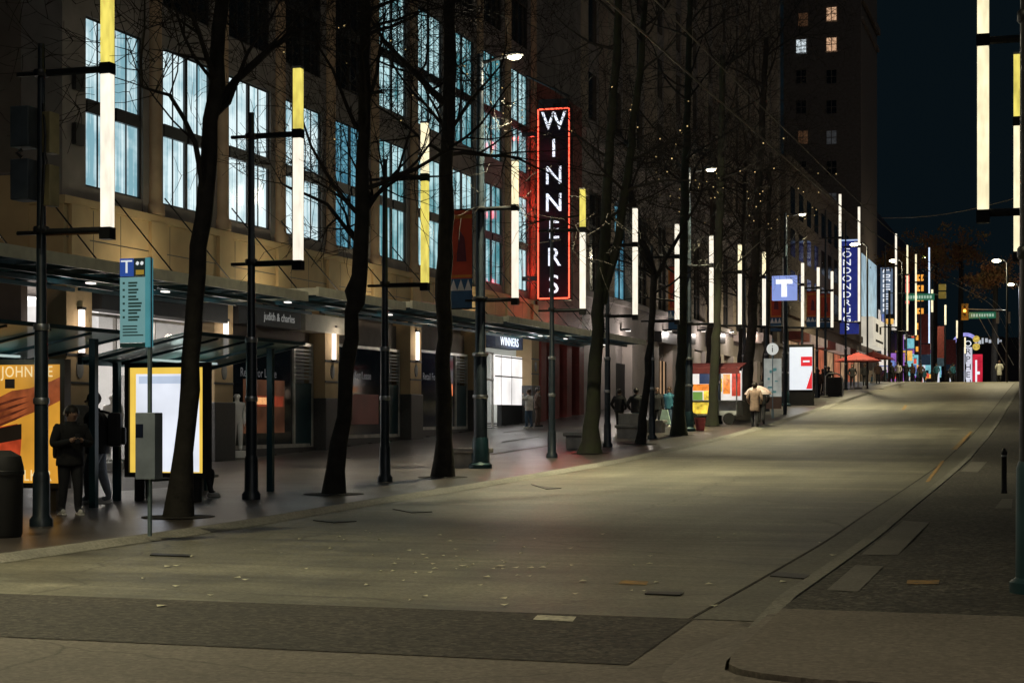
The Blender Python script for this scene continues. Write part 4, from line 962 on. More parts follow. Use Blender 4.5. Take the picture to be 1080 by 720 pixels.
# benches and concrete blocks
def bench(label, x, y, w=1.1, back=False):
    p, s = at(x, y); r = thing('concrete_bench', label, 'bench', p, 'cast concrete seats'); X, Y, g = p
    m = MB(); m.b(X-w/2+.08,X+w/2-.08,Y-.32,Y+.32,g-.05,g+.40,.02); obj('base', m, CONC, r)
    m = MB(); m.b(X-w/2,X+w/2,Y-.40,Y+.40,g+.40,g+.52,.025); obj('seat', m, CONC, r)
    if back:
        m = MB(); m.b(X-w/2,X+w/2,Y+.22,Y+.40,g+.52,g+.95,.02); obj('backrest', m, CONC, r)
    return r
bench('low concrete block behind the thick street lamp pole', 497, 493, 1.0)
bench('low concrete block behind the forked mossy tree', 611, 472, .95)
bench('stepped concrete seat with backrest near the dark jacketed people', 664, 462, 1.0, True)
bench('concrete block at the foot of the thin crooked tree', 688, 456, 1.1)
# folding table, bucket, food cart
p, s = at(706, 452); X, Y, g = p.x, p.y+5, 0; g = gz(Y)+LP
r = thing('folding_table', 'long table with white cloth front beside the walkers', 'table', (X, Y, g))
m = MB(); m.b(X-1.0,X+.9,Y-.35,Y+.35,g+.72,g+.76); obj('top', m, BLACK, r)
m = MB(); m.b(X-.98,X-.06,Y-.34,Y-.32,g+.1,g+.719); m.b(X+.02,X+.88,Y-.34,Y-.32,g+.1,g+.719); obj('cloth_front', m, M('grey_white_cloth', (.5,.53,.56), .8), r)
for a in (-.94, .84):
    m = MB(); m.t((X+a,Y+.3,g),(X+a,Y+.3,g+.72),.02,n=6); m.t((X+a,Y-.3,g),(X+a,Y-.3,g+.72),.02,n=6); obj('leg', m, STEEL, r)
p, s = at(738.5, 454); r = thing('pink_bucket', 'pink red bucket standing between the two mossy trees', 'bucket', p)
m = MB(); m.lathe([(.17,0),(.25,.52),(.27,.55),(.24,.55),(.16,.04)], tuple(p), 16); obj('body', m, M('pink_plastic', (.75,.16,.17), .45), r, True)
m = MB(); m.path([(p.x+.26*math.cos(a), p.y, p.z+.5-.15*math.sin(a)) for a in [i*PI/8 for i in range(9)]], .012, 5); obj('handle', m, STEEL, r)
D = 77; q = PD(751, 440, D); X, Y = q.x, q.y; g = gz(Y)+LP; s = F/D
r = thing('food_cart', 'lit food cart with red awning and orange menu pictures', 'food cart', (X, Y, g))
m = MB(); m.b(X-1.2,X+1.15,Y-.1,Y+1.2,g+.42,g+1.05,.03); obj('body', m, M('steel_white_cart', (.55,.57,.6), .35, .2), r)
m = MB(); m.b(X-1.3,X+1.25,Y-.35,Y+1.25,g+1.05,g+1.10); obj('counter', m, CHROME, r)
m = MB(); m.b(X-1.2,X+1.15,Y+1.1,Y+1.16,g+1.10,g+2.45); bk = obj('back_panel', m, E('white_lit_cart_panel', (1,.95,.88), .75, .2, 1.5), r)
cols = [E('orange_food_print', (1,.30,.04), .8, .6, 5), E('yellow_food_print', (1,.72,.08), .8, .5, 5), E('red_food_print', (.8,.08,.04), .6, .5, 5), E('dark_blue_food_print', (.03,.06,.14), .5), E('green_food_print', (.25,.5,.1), .5)]
for (a, b_, c0, c1, k) in ((-1.1,-.2,1.55,1.85,0),(-.8,-.3,1.86,2.4,3),(-1.1,-.65,1.12,1.5,4),(-.6,-.1,1.12,1.54,1),(.3,.62,1.4,2.3,0),(.7,1.1,1.3,2.35,2),(.02,.26,1.5,2.1,1)):
    m = MB(); m.b(X+a,X+b_,Y+1.085,Y+1.095,g+c0,g+c1); obj('menu_picture', m, cols[k], bk)
m = MB(); m.b(X-1.15,X-.1,Y-.13,Y-.105,g+.5,g+1.0); obj('front_print', m, cols[1], r)
for a in (-1.22, 1.17):
    for b_ in (-.3, 1.15):
        m = MB(); m.t((X+a,Y+b_,g+.4),(X+a,Y+b_,g+2.6),.03,n=6); obj('awning_post', m, CHROME, r)
m = MB(); m.prism([(X-1.4,Y-.6,g+2.45),(X-1.4,Y+1.3,g+2.75),(X-1.4,Y+1.3,g+2.82),(X-1.4,Y-.6,g+2.52)], (2.75,0,0)); m.b(X-1.4,X+1.35,Y-.62,Y-.59,g+2.28,g+2.52); obj('awning', m, M('dark_red_awning', (.16,.03,.035), .8), r)
m = MB(); m.b(X-1.0,X+.95,Y+.3,Y+.4,g+2.5,g+2.55); obj('strip_lamp', m, CEILIT, r); CART = Vector((X, Y-.2, g+2.3))
for a in (-.85, .8):
    m = MB(); m.lathe([(.01,-.05),(.25,-.05),(.27,-.03),(.27,.03),(.25,.05),(.01,.05)], (0,0,0), 16)
    for v in m.bm.verts: v.co = Vector((X+a+v.co.x, Y-.18+v.co.z, g+.27+v.co.y))
    obj('wheel', m, BLACK, r)
# red patio umbrellas and a hoop rail at the crest
def umbrella(label, px, py, D):
    q = PD(px, py, D); X, Y = q.x, q.y; g = gz(Y)+LP; r = thing('patio_umbrella', label, 'umbrella', (X, Y, g), 'red patio umbrellas')
    m = MB(); m.t((X,Y,g),(X,Y,g+2.6),.05,n=8); obj('pole', m, TRIM, r)
    m = MB(); m.lathe([(1.75,2.02),(1.72,2.1),(.9,2.42),(.05,2.72),(.04,2.8)], (X,Y,g), 8); obj('canopy', m, M('red_canvas', (.22,.014,.012), .8), r)
    m = MB(); m.lathe([(.3,0),(.3,.08),(.08,.12)], (X,Y,g), 12); obj('foot', m, CONC, r)
umbrella('red patio umbrella on a pale pole near the hoop rail', 905, 400, 128); umbrella('farther red patio umbrella under the lit cream wall', 921, 400, 147)
q = PD(882, 405, 112); X, Y = q.x, q.y; g = gz(Y)+LP; r = thing('hoop_rail', 'pale bent hoop rail round a dark box at the road crest', 'railing', (X, Y, g))
m = MB(); m.path([(X-.7,Y,g),(X-.7,Y,g+1.3),(X-.5,Y,g+1.5),(X,Y,g+1.5),(X+.3,Y,g+1.35),(X+.42,Y,g+1.1),(X+.42,Y,g)], .05, 8); obj('hoop', m, TRIM, r, True)
m = MB(); m.b(X-.6,X+.3,Y+.1,Y+.8,g,g+1.25,.04); obj('dark_box', m, BLACK, r)
# stacked-letter blue sign
q = PD(896, 300, 188); X, Y = q.x, q.y; s = F/188; z = lambda y: ZC+(HY-y)/s
r = thing('stacked_letter_sign', 'tall dark blue vertical sign with stacked white letters', 'shop sign', (X, Y, z(350)))
m = MB(); m.b(X-1.05,X+1.0,Y,Y+.4,z(352),z(254),.04); obj('cabinet', m, E('deep_blue_sign', (.03,.05,.34), .42, .2), r)
m = MB(); m.b(X-1.1,X+1.05,Y-.03,Y+.44,z(254),z(252.6)); obj('lit_edge', m, E('pale_blue_edge', (.5,.65,1), .8), r)
for k, ch in enumerate('LONDONDRUGS'):
    text('letter', ch, .98, (X-.28, Y-.03, z(260+k*8.5)), FACE_CAM, E('white_sign_face', (.9,.94,1), 1.0, .02), r, .05, sx=1.35)
# far lit signs: white strokes, orange lights, theatre sign
q = PD(935, 300, 215); X, Y = q.x, q.y; s = F/215; z = lambda y: ZC+(HY-y)/s; rnd = random.Random(9)
r = thing('white_letter_sign', 'vertical sign of white lit lettering beyond the brick tower', 'shop sign', (X, Y, z(331)))
m = MB(); m.b(X-.75,X+.75,Y,Y+.35,z(331),z(282)); obj('cabinet', m, E('pale_blue_cabinet', (.30,.42,.62), .32, .2), r)
m = MB()
for k in range(9):
    y_ = 286+k*5.1
    m.b(X-.45,X-.3,Y-.05,Y-.002,z(y_+1.7),z(y_-1.7)); m.b(X-.3,X+.45,Y-.05,Y-.002,z(y_-.8),z(y_-1.7))
    if k % 2: m.b(X-.3,X+.4,Y-.05,Y-.002,z(y_+1.7),z(y_+.8))
    if k % 3: m.b(X+.3,X+.45,Y-.05,Y-.002,z(y_+.6),z(y_-.8))
obj('lit_strokes', m, E('white_sign_face', (.9,.94,1), 1.0), r)
q = PD(970, 330, 225); X, Y = q.x, q.y; s = F/225; z = lambda y: ZC+(HY-y)/s
r = thing('orange_sign', 'vertical blue sign with glowing orange letter shapes', 'shop sign', (X, Y, z(372)))
m = MB(); m.b(X-.7,X+.75,Y,Y+.35,z(374),z(286),.03); obj('cabinet', m, NAVYB, r)
for k, (y_, h_) in enumerate(((293,3.4),(304,3.2),(315,2.6),(328,3),(344,3.4),(356,2.6),(368,2.6))):
    m = MB(); m.b(X-.5,X+.5,Y-.06,Y-.002,z(y_+h_),z(y_-h_),.03); l_ = obj('lit_shape', m, E('orange_sign_glow', (1,.42,.06), .95, .3, 2), r)
    m = MB(); m.b(X-.12,X+.14,Y-.085,Y-.061,z(y_+h_*.3),z(y_-h_*.4)); obj('cutout', m, NAVYB, l_)
q = PD(962, 300, 226); X, Y = q.x, q.y; s = F/226; z = lambda y: ZC+(HY-y)/s
r = thing('pink_neon_sign', 'slim pink neon sign left of the orange vertical sign', 'neon sign', (X-.5, Y, z(320)))
m = MB(); m.b(X-.85,X-.4,Y+.2,Y+.4,z(322),z(288)); obj('cabinet', m, NAVYB, r)
m = MB(); m.path([(X-.8,Y+.15,z(320)),(X-.8,Y+.15,z(290)),(X-.45,Y+.15,z(290)),(X-.45,Y+.15,z(320))], .07, 6); obj('neon_tube', m, E('pink_neon', (1,.16,.12), 1.2), r)
D = 395; q = PD(1021, 380, D); X, Y = q.x, q.y; s = F/D; z = lambda y: ZC+(HY-y)/s
r = thing('theatre_sign', 'white vertical theatre sign reading ORPHEUM with arched purple top', 'theatre sign', (X, Y, 4))
m = MB(); m.b(X-.9,X+.9,Y,Y+.6,4,z(366)); obj('cabinet', m, E('pale_theatre_cabinet', (.75,.78,.9), .85, .2, .5), r)
m = MB(); m.path([(X+2.6*math.cos(a)-.6, Y+.2, z(363)+2.3*math.sin(a)) for a in [PI*(.02+i/14*.96) for i in range(15)]], .42, 6); obj('arch', m, E('purple_arch_glow', (.42,.40,.95), .8, .3, .6), r)
for k, ch in enumerate('ORPHEUM'): text('letter', ch, 1.9, (X, Y-.06, z(362.5+k*8.2)), FACE_CAM, BLACK if k else E('white_sign_face', (.9,.94,1), 1.0), r, .03, sx=1.1)
D = 392; q = PD(1031, 385, D); X, Y = q.x, q.y
r = thing('red_far_sign', 'red lit panel with yellow discs next to the theatre sign', 'shop sign', (X, Y, 4))
m = MB(); m.b(X-1.1,X+1.1,Y,Y+.4,4,z(374)); obj('panel', m, E('red_sign_panel', (.85,.03,.07), .65, .3, .7), r)
m = MB(); m.ball((X-.3,Y+.1,z(358)),.8,1,.3,1); m.ball((X-.3,Y+.1,z(366)),.85,1,.3,1); obj('yellow_disc', m, E('yellow_disc_glow', (.85,.62,.12), .7, .4, 2), r)
m = MB(); m.b(X-.5,X-.1,Y-.1,Y-.002,8,z(380)); m.b(X-.1,X+.5,Y-.1,Y-.002,z(395),z(392)); obj('white_mark', m, E('white_sign_face', (.9,.94,1), 1.0), r)
q = PD(1044, 359, 393); X, Y = q.x, q.y; r = thing('horizontal_light_sign', 'short row of white lit marks hanging across the far street', 'shop sign', (X, Y, q.z))
m = MB(); rnd = random.Random(2)
for k in range(7): m.b(X-2.6+k*.78,X-2.2+k*.78+rnd.uniform(0,.25),Y,Y+.2,q.z-rnd.uniform(.2,.8),q.z+rnd.uniform(.1,.8))
obj('lit_strokes', m, E('white_sign_face_dim', (.7,.76,.85), .6), r)
m = MB(); m.b(X-2.8,X+3,Y+.21,Y+.4,q.z-.9,q.z+.9); obj('backing', m, BLACK, r)
# far banners on poles past the crest
for k, (px, yt, yb, D, lab) in enumerate(((975,331,400,205,'large dull red far banner next to the orange sign'),(990,344,398,234,'second dull red far banner with a blue foot'),(1003,358,400,262,'third dull red far banner with a blue foot'),(1012,374,402,286,'smallest dull red far banner before the theatre sign'))):
    s = F/D; q = PD(px, (yt+yb)/2, D); X, Y = q.x, q.y; z = lambda y: ZC+(HY-y)/s; g = gz(Y)
    r = thing('tall_banner_pole', lab, 'banner', (X, Y, g), 'dull red banners past the crest')
    m = MB(); m.t((X+.9,Y+.1,g),(X+.9,Y+.1,z(yt)+2.4),.10,n=8); obj('pole', m, STEEL, r)
    zt, zb = z(yt), z(yb); zm = zb+(zt-zb)*.38; zn = zb+(zt-zb)*.22
    m = MB(); m.b(X-.72,X+.72,Y,Y+.06,zm,zt); obj('red_panel', m, M('dull_red_banner', (.22,.045,.04), .8, var=.3), r)
    m = MB(); m.b(X-.72,X+.72,Y,Y+.06,zn,zm-.01); obj('blue_panel', m, M('dull_blue_banner', (.06,.12,.22), .8), r)
    m = MB(); m.b(X-.2,X+.1,Y-.02,Y+.08,zb-1,zn-.02); obj('lit_foot', m, E('white_foot_glow', (.85,.88,1), .75), r)
    m = MB(); m.b(X+.78,X+1.02,Y-.16,Y+.04,zt+.2,zt+2.9); obj('light_tube', m, T_PALE, r)
# traffic signals
SIGY = M('signal_yellow', (.42,.29,.05), .5); GRN = E('green_name_plate', (.015,.22,.12), .42, .15); AMB = E('amber_signal_lens', (1,.40,.05), 6, .02)
def name_plate(X, Y, zc_, w, r):
    m = MB(); m.b(X-w/2,X+w/2,Y-.04,Y,zc_-.36,zc_+.36,.01); pl = obj('name_plate', m, GRN, r)
    m = MB(); rnd = random.Random(int(X*10)); x = X-w/2+.25
    while x < X+w/2-.4:
        q_ = rnd.uniform(.12,.24); m.b(x,x+q_,Y-.05,Y-.041,zc_-.16,zc_+.16); x += q_+.09
    obj('plate_print', m, E('pale_plate_print', (.5,.75,.6), .55), pl)
def head(X, Y, zt, r, lit=1, n=3, turn=False):
    m = MB(); m.b(X-.24,X+.24,Y,Y+.3,zt-.42*n,zt,.03); h = obj('signal_head', m, SIGY, r)
    for k in range(n):
        zc_ = zt-.21-.42*k; m = MB()
        m.path([(X,Y-.02,zc_),(X,Y-.03,zc_)], .16, 14); obj('lens', m, AMB if k == lit else BLACK, h)
        m = MB(); m.path([(X+.17*math.cos(a),Y-.16,zc_+.17*math.sin(a)) for a in [PI*i/8 for i in range(9)]], .03, 5); obj('visor', m, SIGY, h)
D = 186; s = F/D; q = PD(1062, 400, D); X, Y = q.x, q.y; g = gz(Y); z = lambda y: ZC+(HY-y)/s
r = thing('traffic_signal', 'traffic signal glowing amber on a long mast arm with green name plate', 'traffic light', (X, Y, g))
m = MB(); m.path([(X,Y,g),(X,Y,z(325))], [.17,.12], 10); obj('pole', m, STEEL, r, True)
xs = PD(1017, 328, D).x
m = MB(); m.path([(X,Y,z(327)),(xs+1,Y,z(325.5)),(xs-.2,Y,z(324.8))], .06, 8); obj('mast_arm', m, TRIM, r, True)
m = MB(); m.b(xs-.36,xs+.36,Y-.16,Y-.12,z(337),z(319.5)); obj('back_plate', m, SIGY, r)
head(xs, Y-.5, z(321), r, 1); name_plate(PD(1036,331,D).x, Y-.14, z(332), 2.9, r)
for px in (1052, 1064):
    m = MB(); q = PD(px, 335, D); m.b(q.x-.16,q.x+.16,Y-.25,Y+.05,z(341),z(329)); obj('side_signal', m, LOUVRE, r)
D = 182; s = F/D; q = PD(938, 404, D); X, Y = q.x, q.y; g = gz(Y); z = lambda y: ZC+(HY-y)/s
r = thing('traffic_mast', 'mast arm with dark yellow signal heads over a green name plate', 'traffic light', (X, Y, g))
m = MB(); m.path([(X,Y,g),(X,Y,z(306))], [.17,.12], 10); obj('pole', m, STEEL, r, True)
xe = PD(997, 309, D).x; m = MB(); m.path([(X,Y,z(309)),(X+3,Y,z(310)),(xe,Y,z(312))], .06, 8); obj('mast_arm', m, STP, r, True)
name_plate(PD(971,313,D).x, Y-.14, z(314), 3.0, r)
xc = PD(995,308,D).x
for zt, zb in ((301, 307.5), (309, 316)):
    m = MB(); m.b(xc-.38,xc+.38,Y-.3,Y,z(zb),z(zt),.05); obj('signal_head', m, E('dim_yellow_signal', (.5,.36,.06), .25, .3), r)
# catenary wires over the road
def wire(label, pts, rad, mat, group=None):
    m = MB(); m.path(pts, rad, 5); o = obj('overhead_wire', m, mat, None, True); tag(o, label, 'wire', group); return o
WIRE = M('copper_wire', (.30,.26,.19), .45, .5)
for x, dz, lab in ((-5.1, 6.75, 'brighter of the two trolley wires running up over the road'), (-4.55, 6.75, 'fainter of the two trolley wires running up over the road')):
    wire(lab, [(x, y, gz(y)+dz) for y in [8+6*i for i in range(45)]], .016 if x < -5 else .011, WIRE)
a, b_ = PD(930, 230, 150), PD(1085, 205, 120); wire('span wire crossing the dark sky right of the brick tower', [a.lerp(b_, t/8)-Vector((0,0,.5*math.sin(PI*t/8))) for t in range(9)], .03, WIRE)
for x0_, x1_ in ((1031, 1060), (1040, 1069)):
    a, b_ = PD(x0_, 332, 184), PD(x1_, 385, 184); wire('slanting pale guy wire under the amber signal', [a, a.lerp(b_, .5), b_], .035, TRIM, 'guy wires under the amber signal')
# small far street lamps
FARL = []
for px, py, D, lab in ((1051, 275, 150, 'far white street lamp above the amber signal'), (1066, 300, 190, 'far white street lamp at the right under the sky'), (975, 271, 230, 'far yellow green lamp by the bluish tube'), (942, 275, 170, 'far white lamp left of the reddish trees'), (902, 258, 128, 'white street lamp above the two tall double tubes')):
    q = PD(px, py, D); g = gz(q.y); r = thing('far_street_lamp', lab, 'street lamp', (q.x+1, q.y, g))
    m = MB(); m.path([(q.x+.9,q.y,g),(q.x+.9,q.y,q.z-.2),(q.x+.6,q.y,q.z+.1),(q.x,q.y,q.z+.15)], .07, 6); obj('pole', m, STEEL, r)
    FARL.append((Vector((q.x,q.y,q.z-.3)), px)); m = MB(); m.ball((q.x,q.y,q.z), .34, 1.2, .6, .45); obj('lamp_head', m, LAMPGLOW if px != 975 else E('green_yellow_lamp', (.6,.7,.12), .9), r)
# reddish far trees against the sky
FOL = M('russet_foliage', (.34,.11,.05), .9, var=.5, scale=.6, col2=(.20,.17,.05))
def far_tree(label, px, py, D, rx, rz, seed):
    rnd = random.Random(seed); q = PD(px, py, D); g = gz(q.y); r = thing('autumn_tree', label, 'tree', (q.x, q.y, g), 'russet trees past the crest')
    m = MB(); m.path([(q.x,q.y,g-1),(q.x+.2,q.y,q.z-rz*.6),(q.x,q.y,q.z+rz*.3)], [.4,.28,.08], 7)
    for k in range(7):
        a = rnd.uniform(0, 2*PI); m.path([(q.x,q.y,q.z-rz*.5+k*rz*.1),(q.x+rx*.7*math.cos(a),q.y+rx*.7*math.sin(a),q.z+rnd.uniform(-.2,.6)*rz)], [.12,.03], 5)
    obj('trunk', m, BARK, r)
    m = MB()
    cl = [(rnd.gauss(0,.5)*rx, rnd.gauss(0,.5)*rx, rnd.gauss(0,.42)*rz) for _ in range(26)]
    for cx, cy, cz in cl:
        for k in range(70):
            p = Vector((q.x+cx+rnd.gauss(0,.55), q.y+cy+rnd.gauss(0,.55), q.z+cz+rnd.gauss(0,.4))); a = rnd.uniform(.10,.2)
            u = Vector((rnd.gauss(0,1),rnd.gauss(0,1),rnd.gauss(0,1))).normalized(); w = u.orthogonal().normalized()
            m.q(p+u*a, p+w*a*.7, p-u*a, p-w*a*.7)
    obj('crown', m, FOL, r)
far_tree('russet far tree just right of the brick tower', 948, 277, 215, 2.6, 2.0, 1); far_tree('russet far tree in the middle of the dark sky', 985, 268, 225, 3.2, 2.4, 2)
far_tree('russet far tree highest on the dark sky', 1012, 265, 210, 3.4, 3.2, 3); far_tree('small russet far tree beneath the far white street lamp', 1048, 292, 200, 2.6, 1.8, 4)

# ------------------------------------------------------------------ people
SKIN = M('skin', (.40,.24,.17), .6, var=.1)
def cloth(n, c): return M(n, c, .85, var=.2, scale=9, bump=.3, bscale=60)
BLKC = cloth('black_jacket_cloth', (.014,.014,.016)); DKTR = cloth('dark_trousers', (.018,.019,.023)); JEAN = cloth('blue_jeans', (.06,.10,.16)); GREYC = cloth('pale_grey_trousers', (.16,.18,.20))
TEALC = cloth('teal_jacket_cloth', (.04,.17,.24)); WHITEC = cloth('white_jacket_cloth', (.72,.68,.64)); BROWNC = cloth('tan_puffer_cloth', (.25,.175,.14)); DBRN = cloth('brown_jacket_cloth', (.10,.06,.045))
HAIRD = M('dark_hair', (.015,.011,.009), .6); HAIRB = M('brown_hair', (.07,.035,.02), .6); SHOEW = M('white_shoe', (.6,.58,.55), .6); SHOED = M('dark_shoe', (.015,.015,.015), .6); BAG = cloth('black_bag_cloth', (.012,.012,.013))
def person(label, p, H, rz, top, legs, hair, shoes, stride=.12, arms='down', bulk=1.0, lean=0.0, coat=None, sit=False, fine=False, hood=None, headtilt=0.0):
    k = H/1.75
    V, R, Ed = [], [], []
    def v(x, y, z, r): V.append((x, y, z)); R.append(r); return len(V)-1
    lz = lambda z: -lean*max(0, z-.93)
    pel = v(0,0,.95,.15*bulk); wa = v(0,lz(1.12),1.12,.158*bulk); ch = v(0,lz(1.30),1.30,.172*bulk); nb = v(0,lz(1.44),1.44,.095); ne = v(0,lz(1.5)-.01,1.50,.066)
    ht = headtilt
    h1 = v(0,lz(1.57)-.025-ht*.3,1.575,.080); h2 = v(0,lz(1.64)-.02-ht*.7,1.645-ht*.1,.108); h3 = v(0,lz(1.70)-.01-ht,1.715-ht*.2,.086)
    Ed += [(pel,wa),(wa,ch),(ch,nb),(nb,ne),(ne,h1),(h1,h2),(h2,h3)]
    hands = []; feet = []
    for s in (-1, 1):
        st = stride*s
        hp = v(.088*s,0,.88,.115*bulk)
        if sit: kn = v(.10*s,-.42,.52,.075); an = v(.10*s,-.46+.10*s,.10,.05)
        else: kn = v(.10*s,-.04-st*.6,.50,.088); an = v(.105*s,-st*1.0+.02,.09,.062)
        ay = V[an][1]; to = v(.115*s,ay-.15,.045,.042)
        Ed += [(pel,hp),(hp,kn),(kn,an),(an,to)]; feet.append((.112*s, ay-.06))
        sh = v(.205*s*(.9+.1*bulk),lz(1.4),1.40,.088*bulk)
        if arms == 'down': el = (.235*s*bulk,lz(1.1)+.03+st*.3,1.12); wr = (.235*s*bulk,lz(.9)-.05+st*.7,.87); hd = (.23*s*bulk,lz(.9)-.07+st*.75,.79)
        elif arms == 'front': el = (.25*s*bulk,lz(1.15)-.06,1.13); wr = (.09*s,lz(1.2)-.30,1.20); hd = (.05*s,lz(1.2)-.36,1.24)
        elif arms == 'pocket': el = (.285*s*bulk,lz(1.1)+.05,1.12); wr = (.22*s*bulk,-.10,.92); hd = (.15*s,-.13,.91)
        elif arms == 'raised': el = (.32*s,lz(1.3)-.1,1.28) if s > 0 else (.25*s,lz(1.1),1.12); wr = (.22*s,lz(1.5)-.22,1.50) if s > 0 else (.20*s,-.18,.98); hd = (.15*s,lz(1.5)-.24,1.56) if s > 0 else (.16*s,-.25,.98)
        elif arms == 'bag': el = (.24*s,0,1.12); wr = (.25*s,-.02,.86); hd = (.25*s,-.02,.78)
        e = v(*el,.068*bulk); w = v(*wr,.048); hh = v(*hd,.034)
        Ed += [(ch,sh),(sh,e),(e,w),(w,hh)]; hands.append((Vector(wr), Vector(hd), s))
    if sit:
        keep = set(i for i, q in enumerate(V) if q[2] < .6 and q[1] < -.2)
        V = [q if i in keep else (q[0], q[1], q[2]-.42) for i, q in enumerate(V)]; hands = [(a-Vector((0,0,.42)), b-Vector((0,0,.42)), q) for a, b, q in hands]
    me = bpy.data.meshes.new('person'); me.from_pydata([Vector(q)*k for q in V], Ed, []); me.update()
    o = bpy.data.objects.new('person', me); COL.objects.link(o)
    md = o.modifiers.new('skin', 'SKIN'); md.use_smooth_shade = True
    for i, sv in enumerate(me.skin_vertices[0].data): sv.radius = (R[i]*k, R[i]*k); sv.use_root = (i == pel)
    sb = o.modifiers.new('sub', 'SUBSURF'); sb.levels = 2 if fine else 1; sb.render_levels = sb.levels
    dg = bpy.context.evaluated_depsgraph_get(); m2 = bpy.data.meshes.new_from_object(o.evaluated_get(dg)); bpy.data.objects.remove(o)
    bm = bmesh.new(); bm.from_mesh(m2)
    for f in bm.faces:
        c = f.calc_center_median()/k; f.smooth = True
        nh = min((c-h).length for _, h, _ in hands)
        if c.z > (1.095 if sit else 1.515): f.material_index = 2
        elif nh < .075 and arms != 'pocket': f.material_index = 2
        elif (c.z < .50 or c.y < -.17 if sit else c.z < .90) and abs(c.x) < .2 and nh > .08 and not (arms in ('down','bag') and abs(c.x) > .19): f.material_index = 1
        else: f.material_index = 0
    # torso flattened front to back is left to the clothes; face and fingers
    mb = MB(); mb.bm.free(); mb.bm = bm
    nf = len(bm.faces); hx, hy, hz = V[h2]
    mb.path([(0,(hy-.088)*k,(hz+.01)*k),(0,(hy-.115)*k,(hz-.03)*k),(0,(hy-.09)*k,(hz-.04)*k)], [.012*k,.018*k,.012*k], 5)
    for s in (-1, 1):
        mb.ball((.034*s*k,(hy-.086)*k,(hz+.015)*k), .013*k, 1, .6, .7, 1); mb.ball((.097*s*k,(hy+.005)*k,(hz-.01)*k), .028*k, .35, .7, 1, 1)
    mb.ball((0,(hy-.082)*k,(hz-.062)*k), .02*k, 1.2, .5, .35, 1)
    for wr, hd, s in hands:
        if arms == 'pocket': continue
        d = (hd-wr).normalized(); sd = Vector((0,1,0)) if abs(d.y) < .8 else Vector((0,0,1)); sd = (sd-d*sd.dot(d)).normalized(); cu = d.cross(sd)*(.02*s)
        for j, L in enumerate((.062,.072,.068,.054)):
            b0 = hd+sd*(.024-.016*j); mb.path([b0*k, (b0+d*L*.55+cu*.4)*k, (b0+d*L+cu*1.2)*k], [.009*k,.0085*k,.007*k], 5)
        b0 = wr.lerp(hd,.5)+sd*.03; mb.path([b0*k, (b0+d*.03+sd*.022)*k, (b0+d*.055+sd*.024+cu)*k], [.010*k,.0095*k,.008*k], 5)
    bm.faces.ensure_lookup_table()
    for f in bm.faces[nf:]: f.material_index = 2; f.smooth = True
    m2.materials.clear()
    for mt in (top, legs, SKIN): m2.materials.append(mt)
    bm.to_mesh(m2); bm.free()
    body = link('person', m2); body.location = p; body.rotation_euler = (0,0,rz); tag(body, label, 'person')
    def child(nm, mb, mt):
        for f in mb.bm.faces: f.smooth = True
        me_ = bpy.data.meshes.new(nm); bmesh.ops.recalc_face_normals(mb.bm, faces=mb.bm.faces[:]); mb.bm.to_mesh(me_); mb.bm.free(); me_.materials.append(mt); return link(nm, me_, body)
    m = MB(); m.ball((0,(hy+.022)*k,(hz+.028)*k), .118*k, .98, 1.0, 1.02)
    if hair is not HAIRD: m.ball((0,(hy+.06)*k,(hz-.09)*k), .085*k, 1.0, .7, 1.6)
    child('hood' if hood else 'hair', m, hood or hair)
    for x, y in feet:
        m = MB(); m.ball((x*k, (y-.015)*k, .055*k), .06*k, .78, 2.2, .85); m.b((x-.045)*k,(x+.045)*k,(y-.14)*k,(y+.11)*k,0,.03*k,.01); child('shoe', m, shoes)
    if coat is None and not sit and bulk >= 1.05: coat = .80
    if coat:
        m = MB(); zb = coat; m.lathe([(.185,zb),(.197,zb+.04),(.192,zb*.4+.57),(.178,.97),(.18,1.12),(.19,1.28),(.185,1.36),(.15,1.43),(.095,1.475),(.085,1.52)], (0,0,0), 18, bulk*.98, bulk*.80)
        for vv in m.bm.verts:
            a = math.atan2(vv.co.y, vv.co.x); rr = 1+.03*math.sin(vv.co.z*42); vv.co = Vector((vv.co.x*rr*k, (vv.co.y*rr+lz(vv.co.z))*k, vv.co.z*k))
        child('coat', m, top)
    return body
def foot(x, y):
    return PG(x, y, LP)
def perH(p, px): return px*(p.y*CC-p.x*SS)/F
def world_of(b, loc): return Matrix.Translation(b.location) @ Matrix.Rotation(b.rotation_euler[2], 4, 'Z') @ Vector(loc)
# the pair waiting at the shelter
pA = foot(74, 543); A = person('person in black jacket and headphones looking down at a phone by the amber poster', pA, perH(pA, 114), math.radians(48), BLKC, DKTR, HAIRD, SHOEW, stride=.1, arms='front', bulk=1.22, lean=.10, fine=True, headtilt=.05)
m = MB(); m.path([(.105*math.cos(a), -.03, 1.66+.105*math.sin(a)) for a in [i*PI/10 for i in range(11)]], .012, 6); m.ball((.107,-.03,1.645),.035,.5,1,1); m.ball((-.107,-.03,1.645),.035,.5,1,1)
hd = obj('headphones', m, M('pale_headband', (.45,.42,.38), .4)); hd.location = A.location; hd.rotation_euler = A.rotation_euler; tag(hd, 'pale headphones worn by the person looking at a phone', 'headphones'); hd.scale = [perH(pA,114)/1.75]*3
m = MB(); m.b(-.04,.04,-.45,-.44,1.20,1.36,.006); ph = obj('phone', m, M('phone_case', (.02,.02,.025), .4)); ph.location = A.location; ph.rotation_euler = A.rotation_euler; tag(ph, 'lit phone held by the person in black jacket', 'phone')
m = MB(); m.b(-.034,.034,-.4395,-.4380,1.21,1.35); sc = obj('screen', m, E('phone_screen', (.6,.75,1), 1.2, .02), ph)
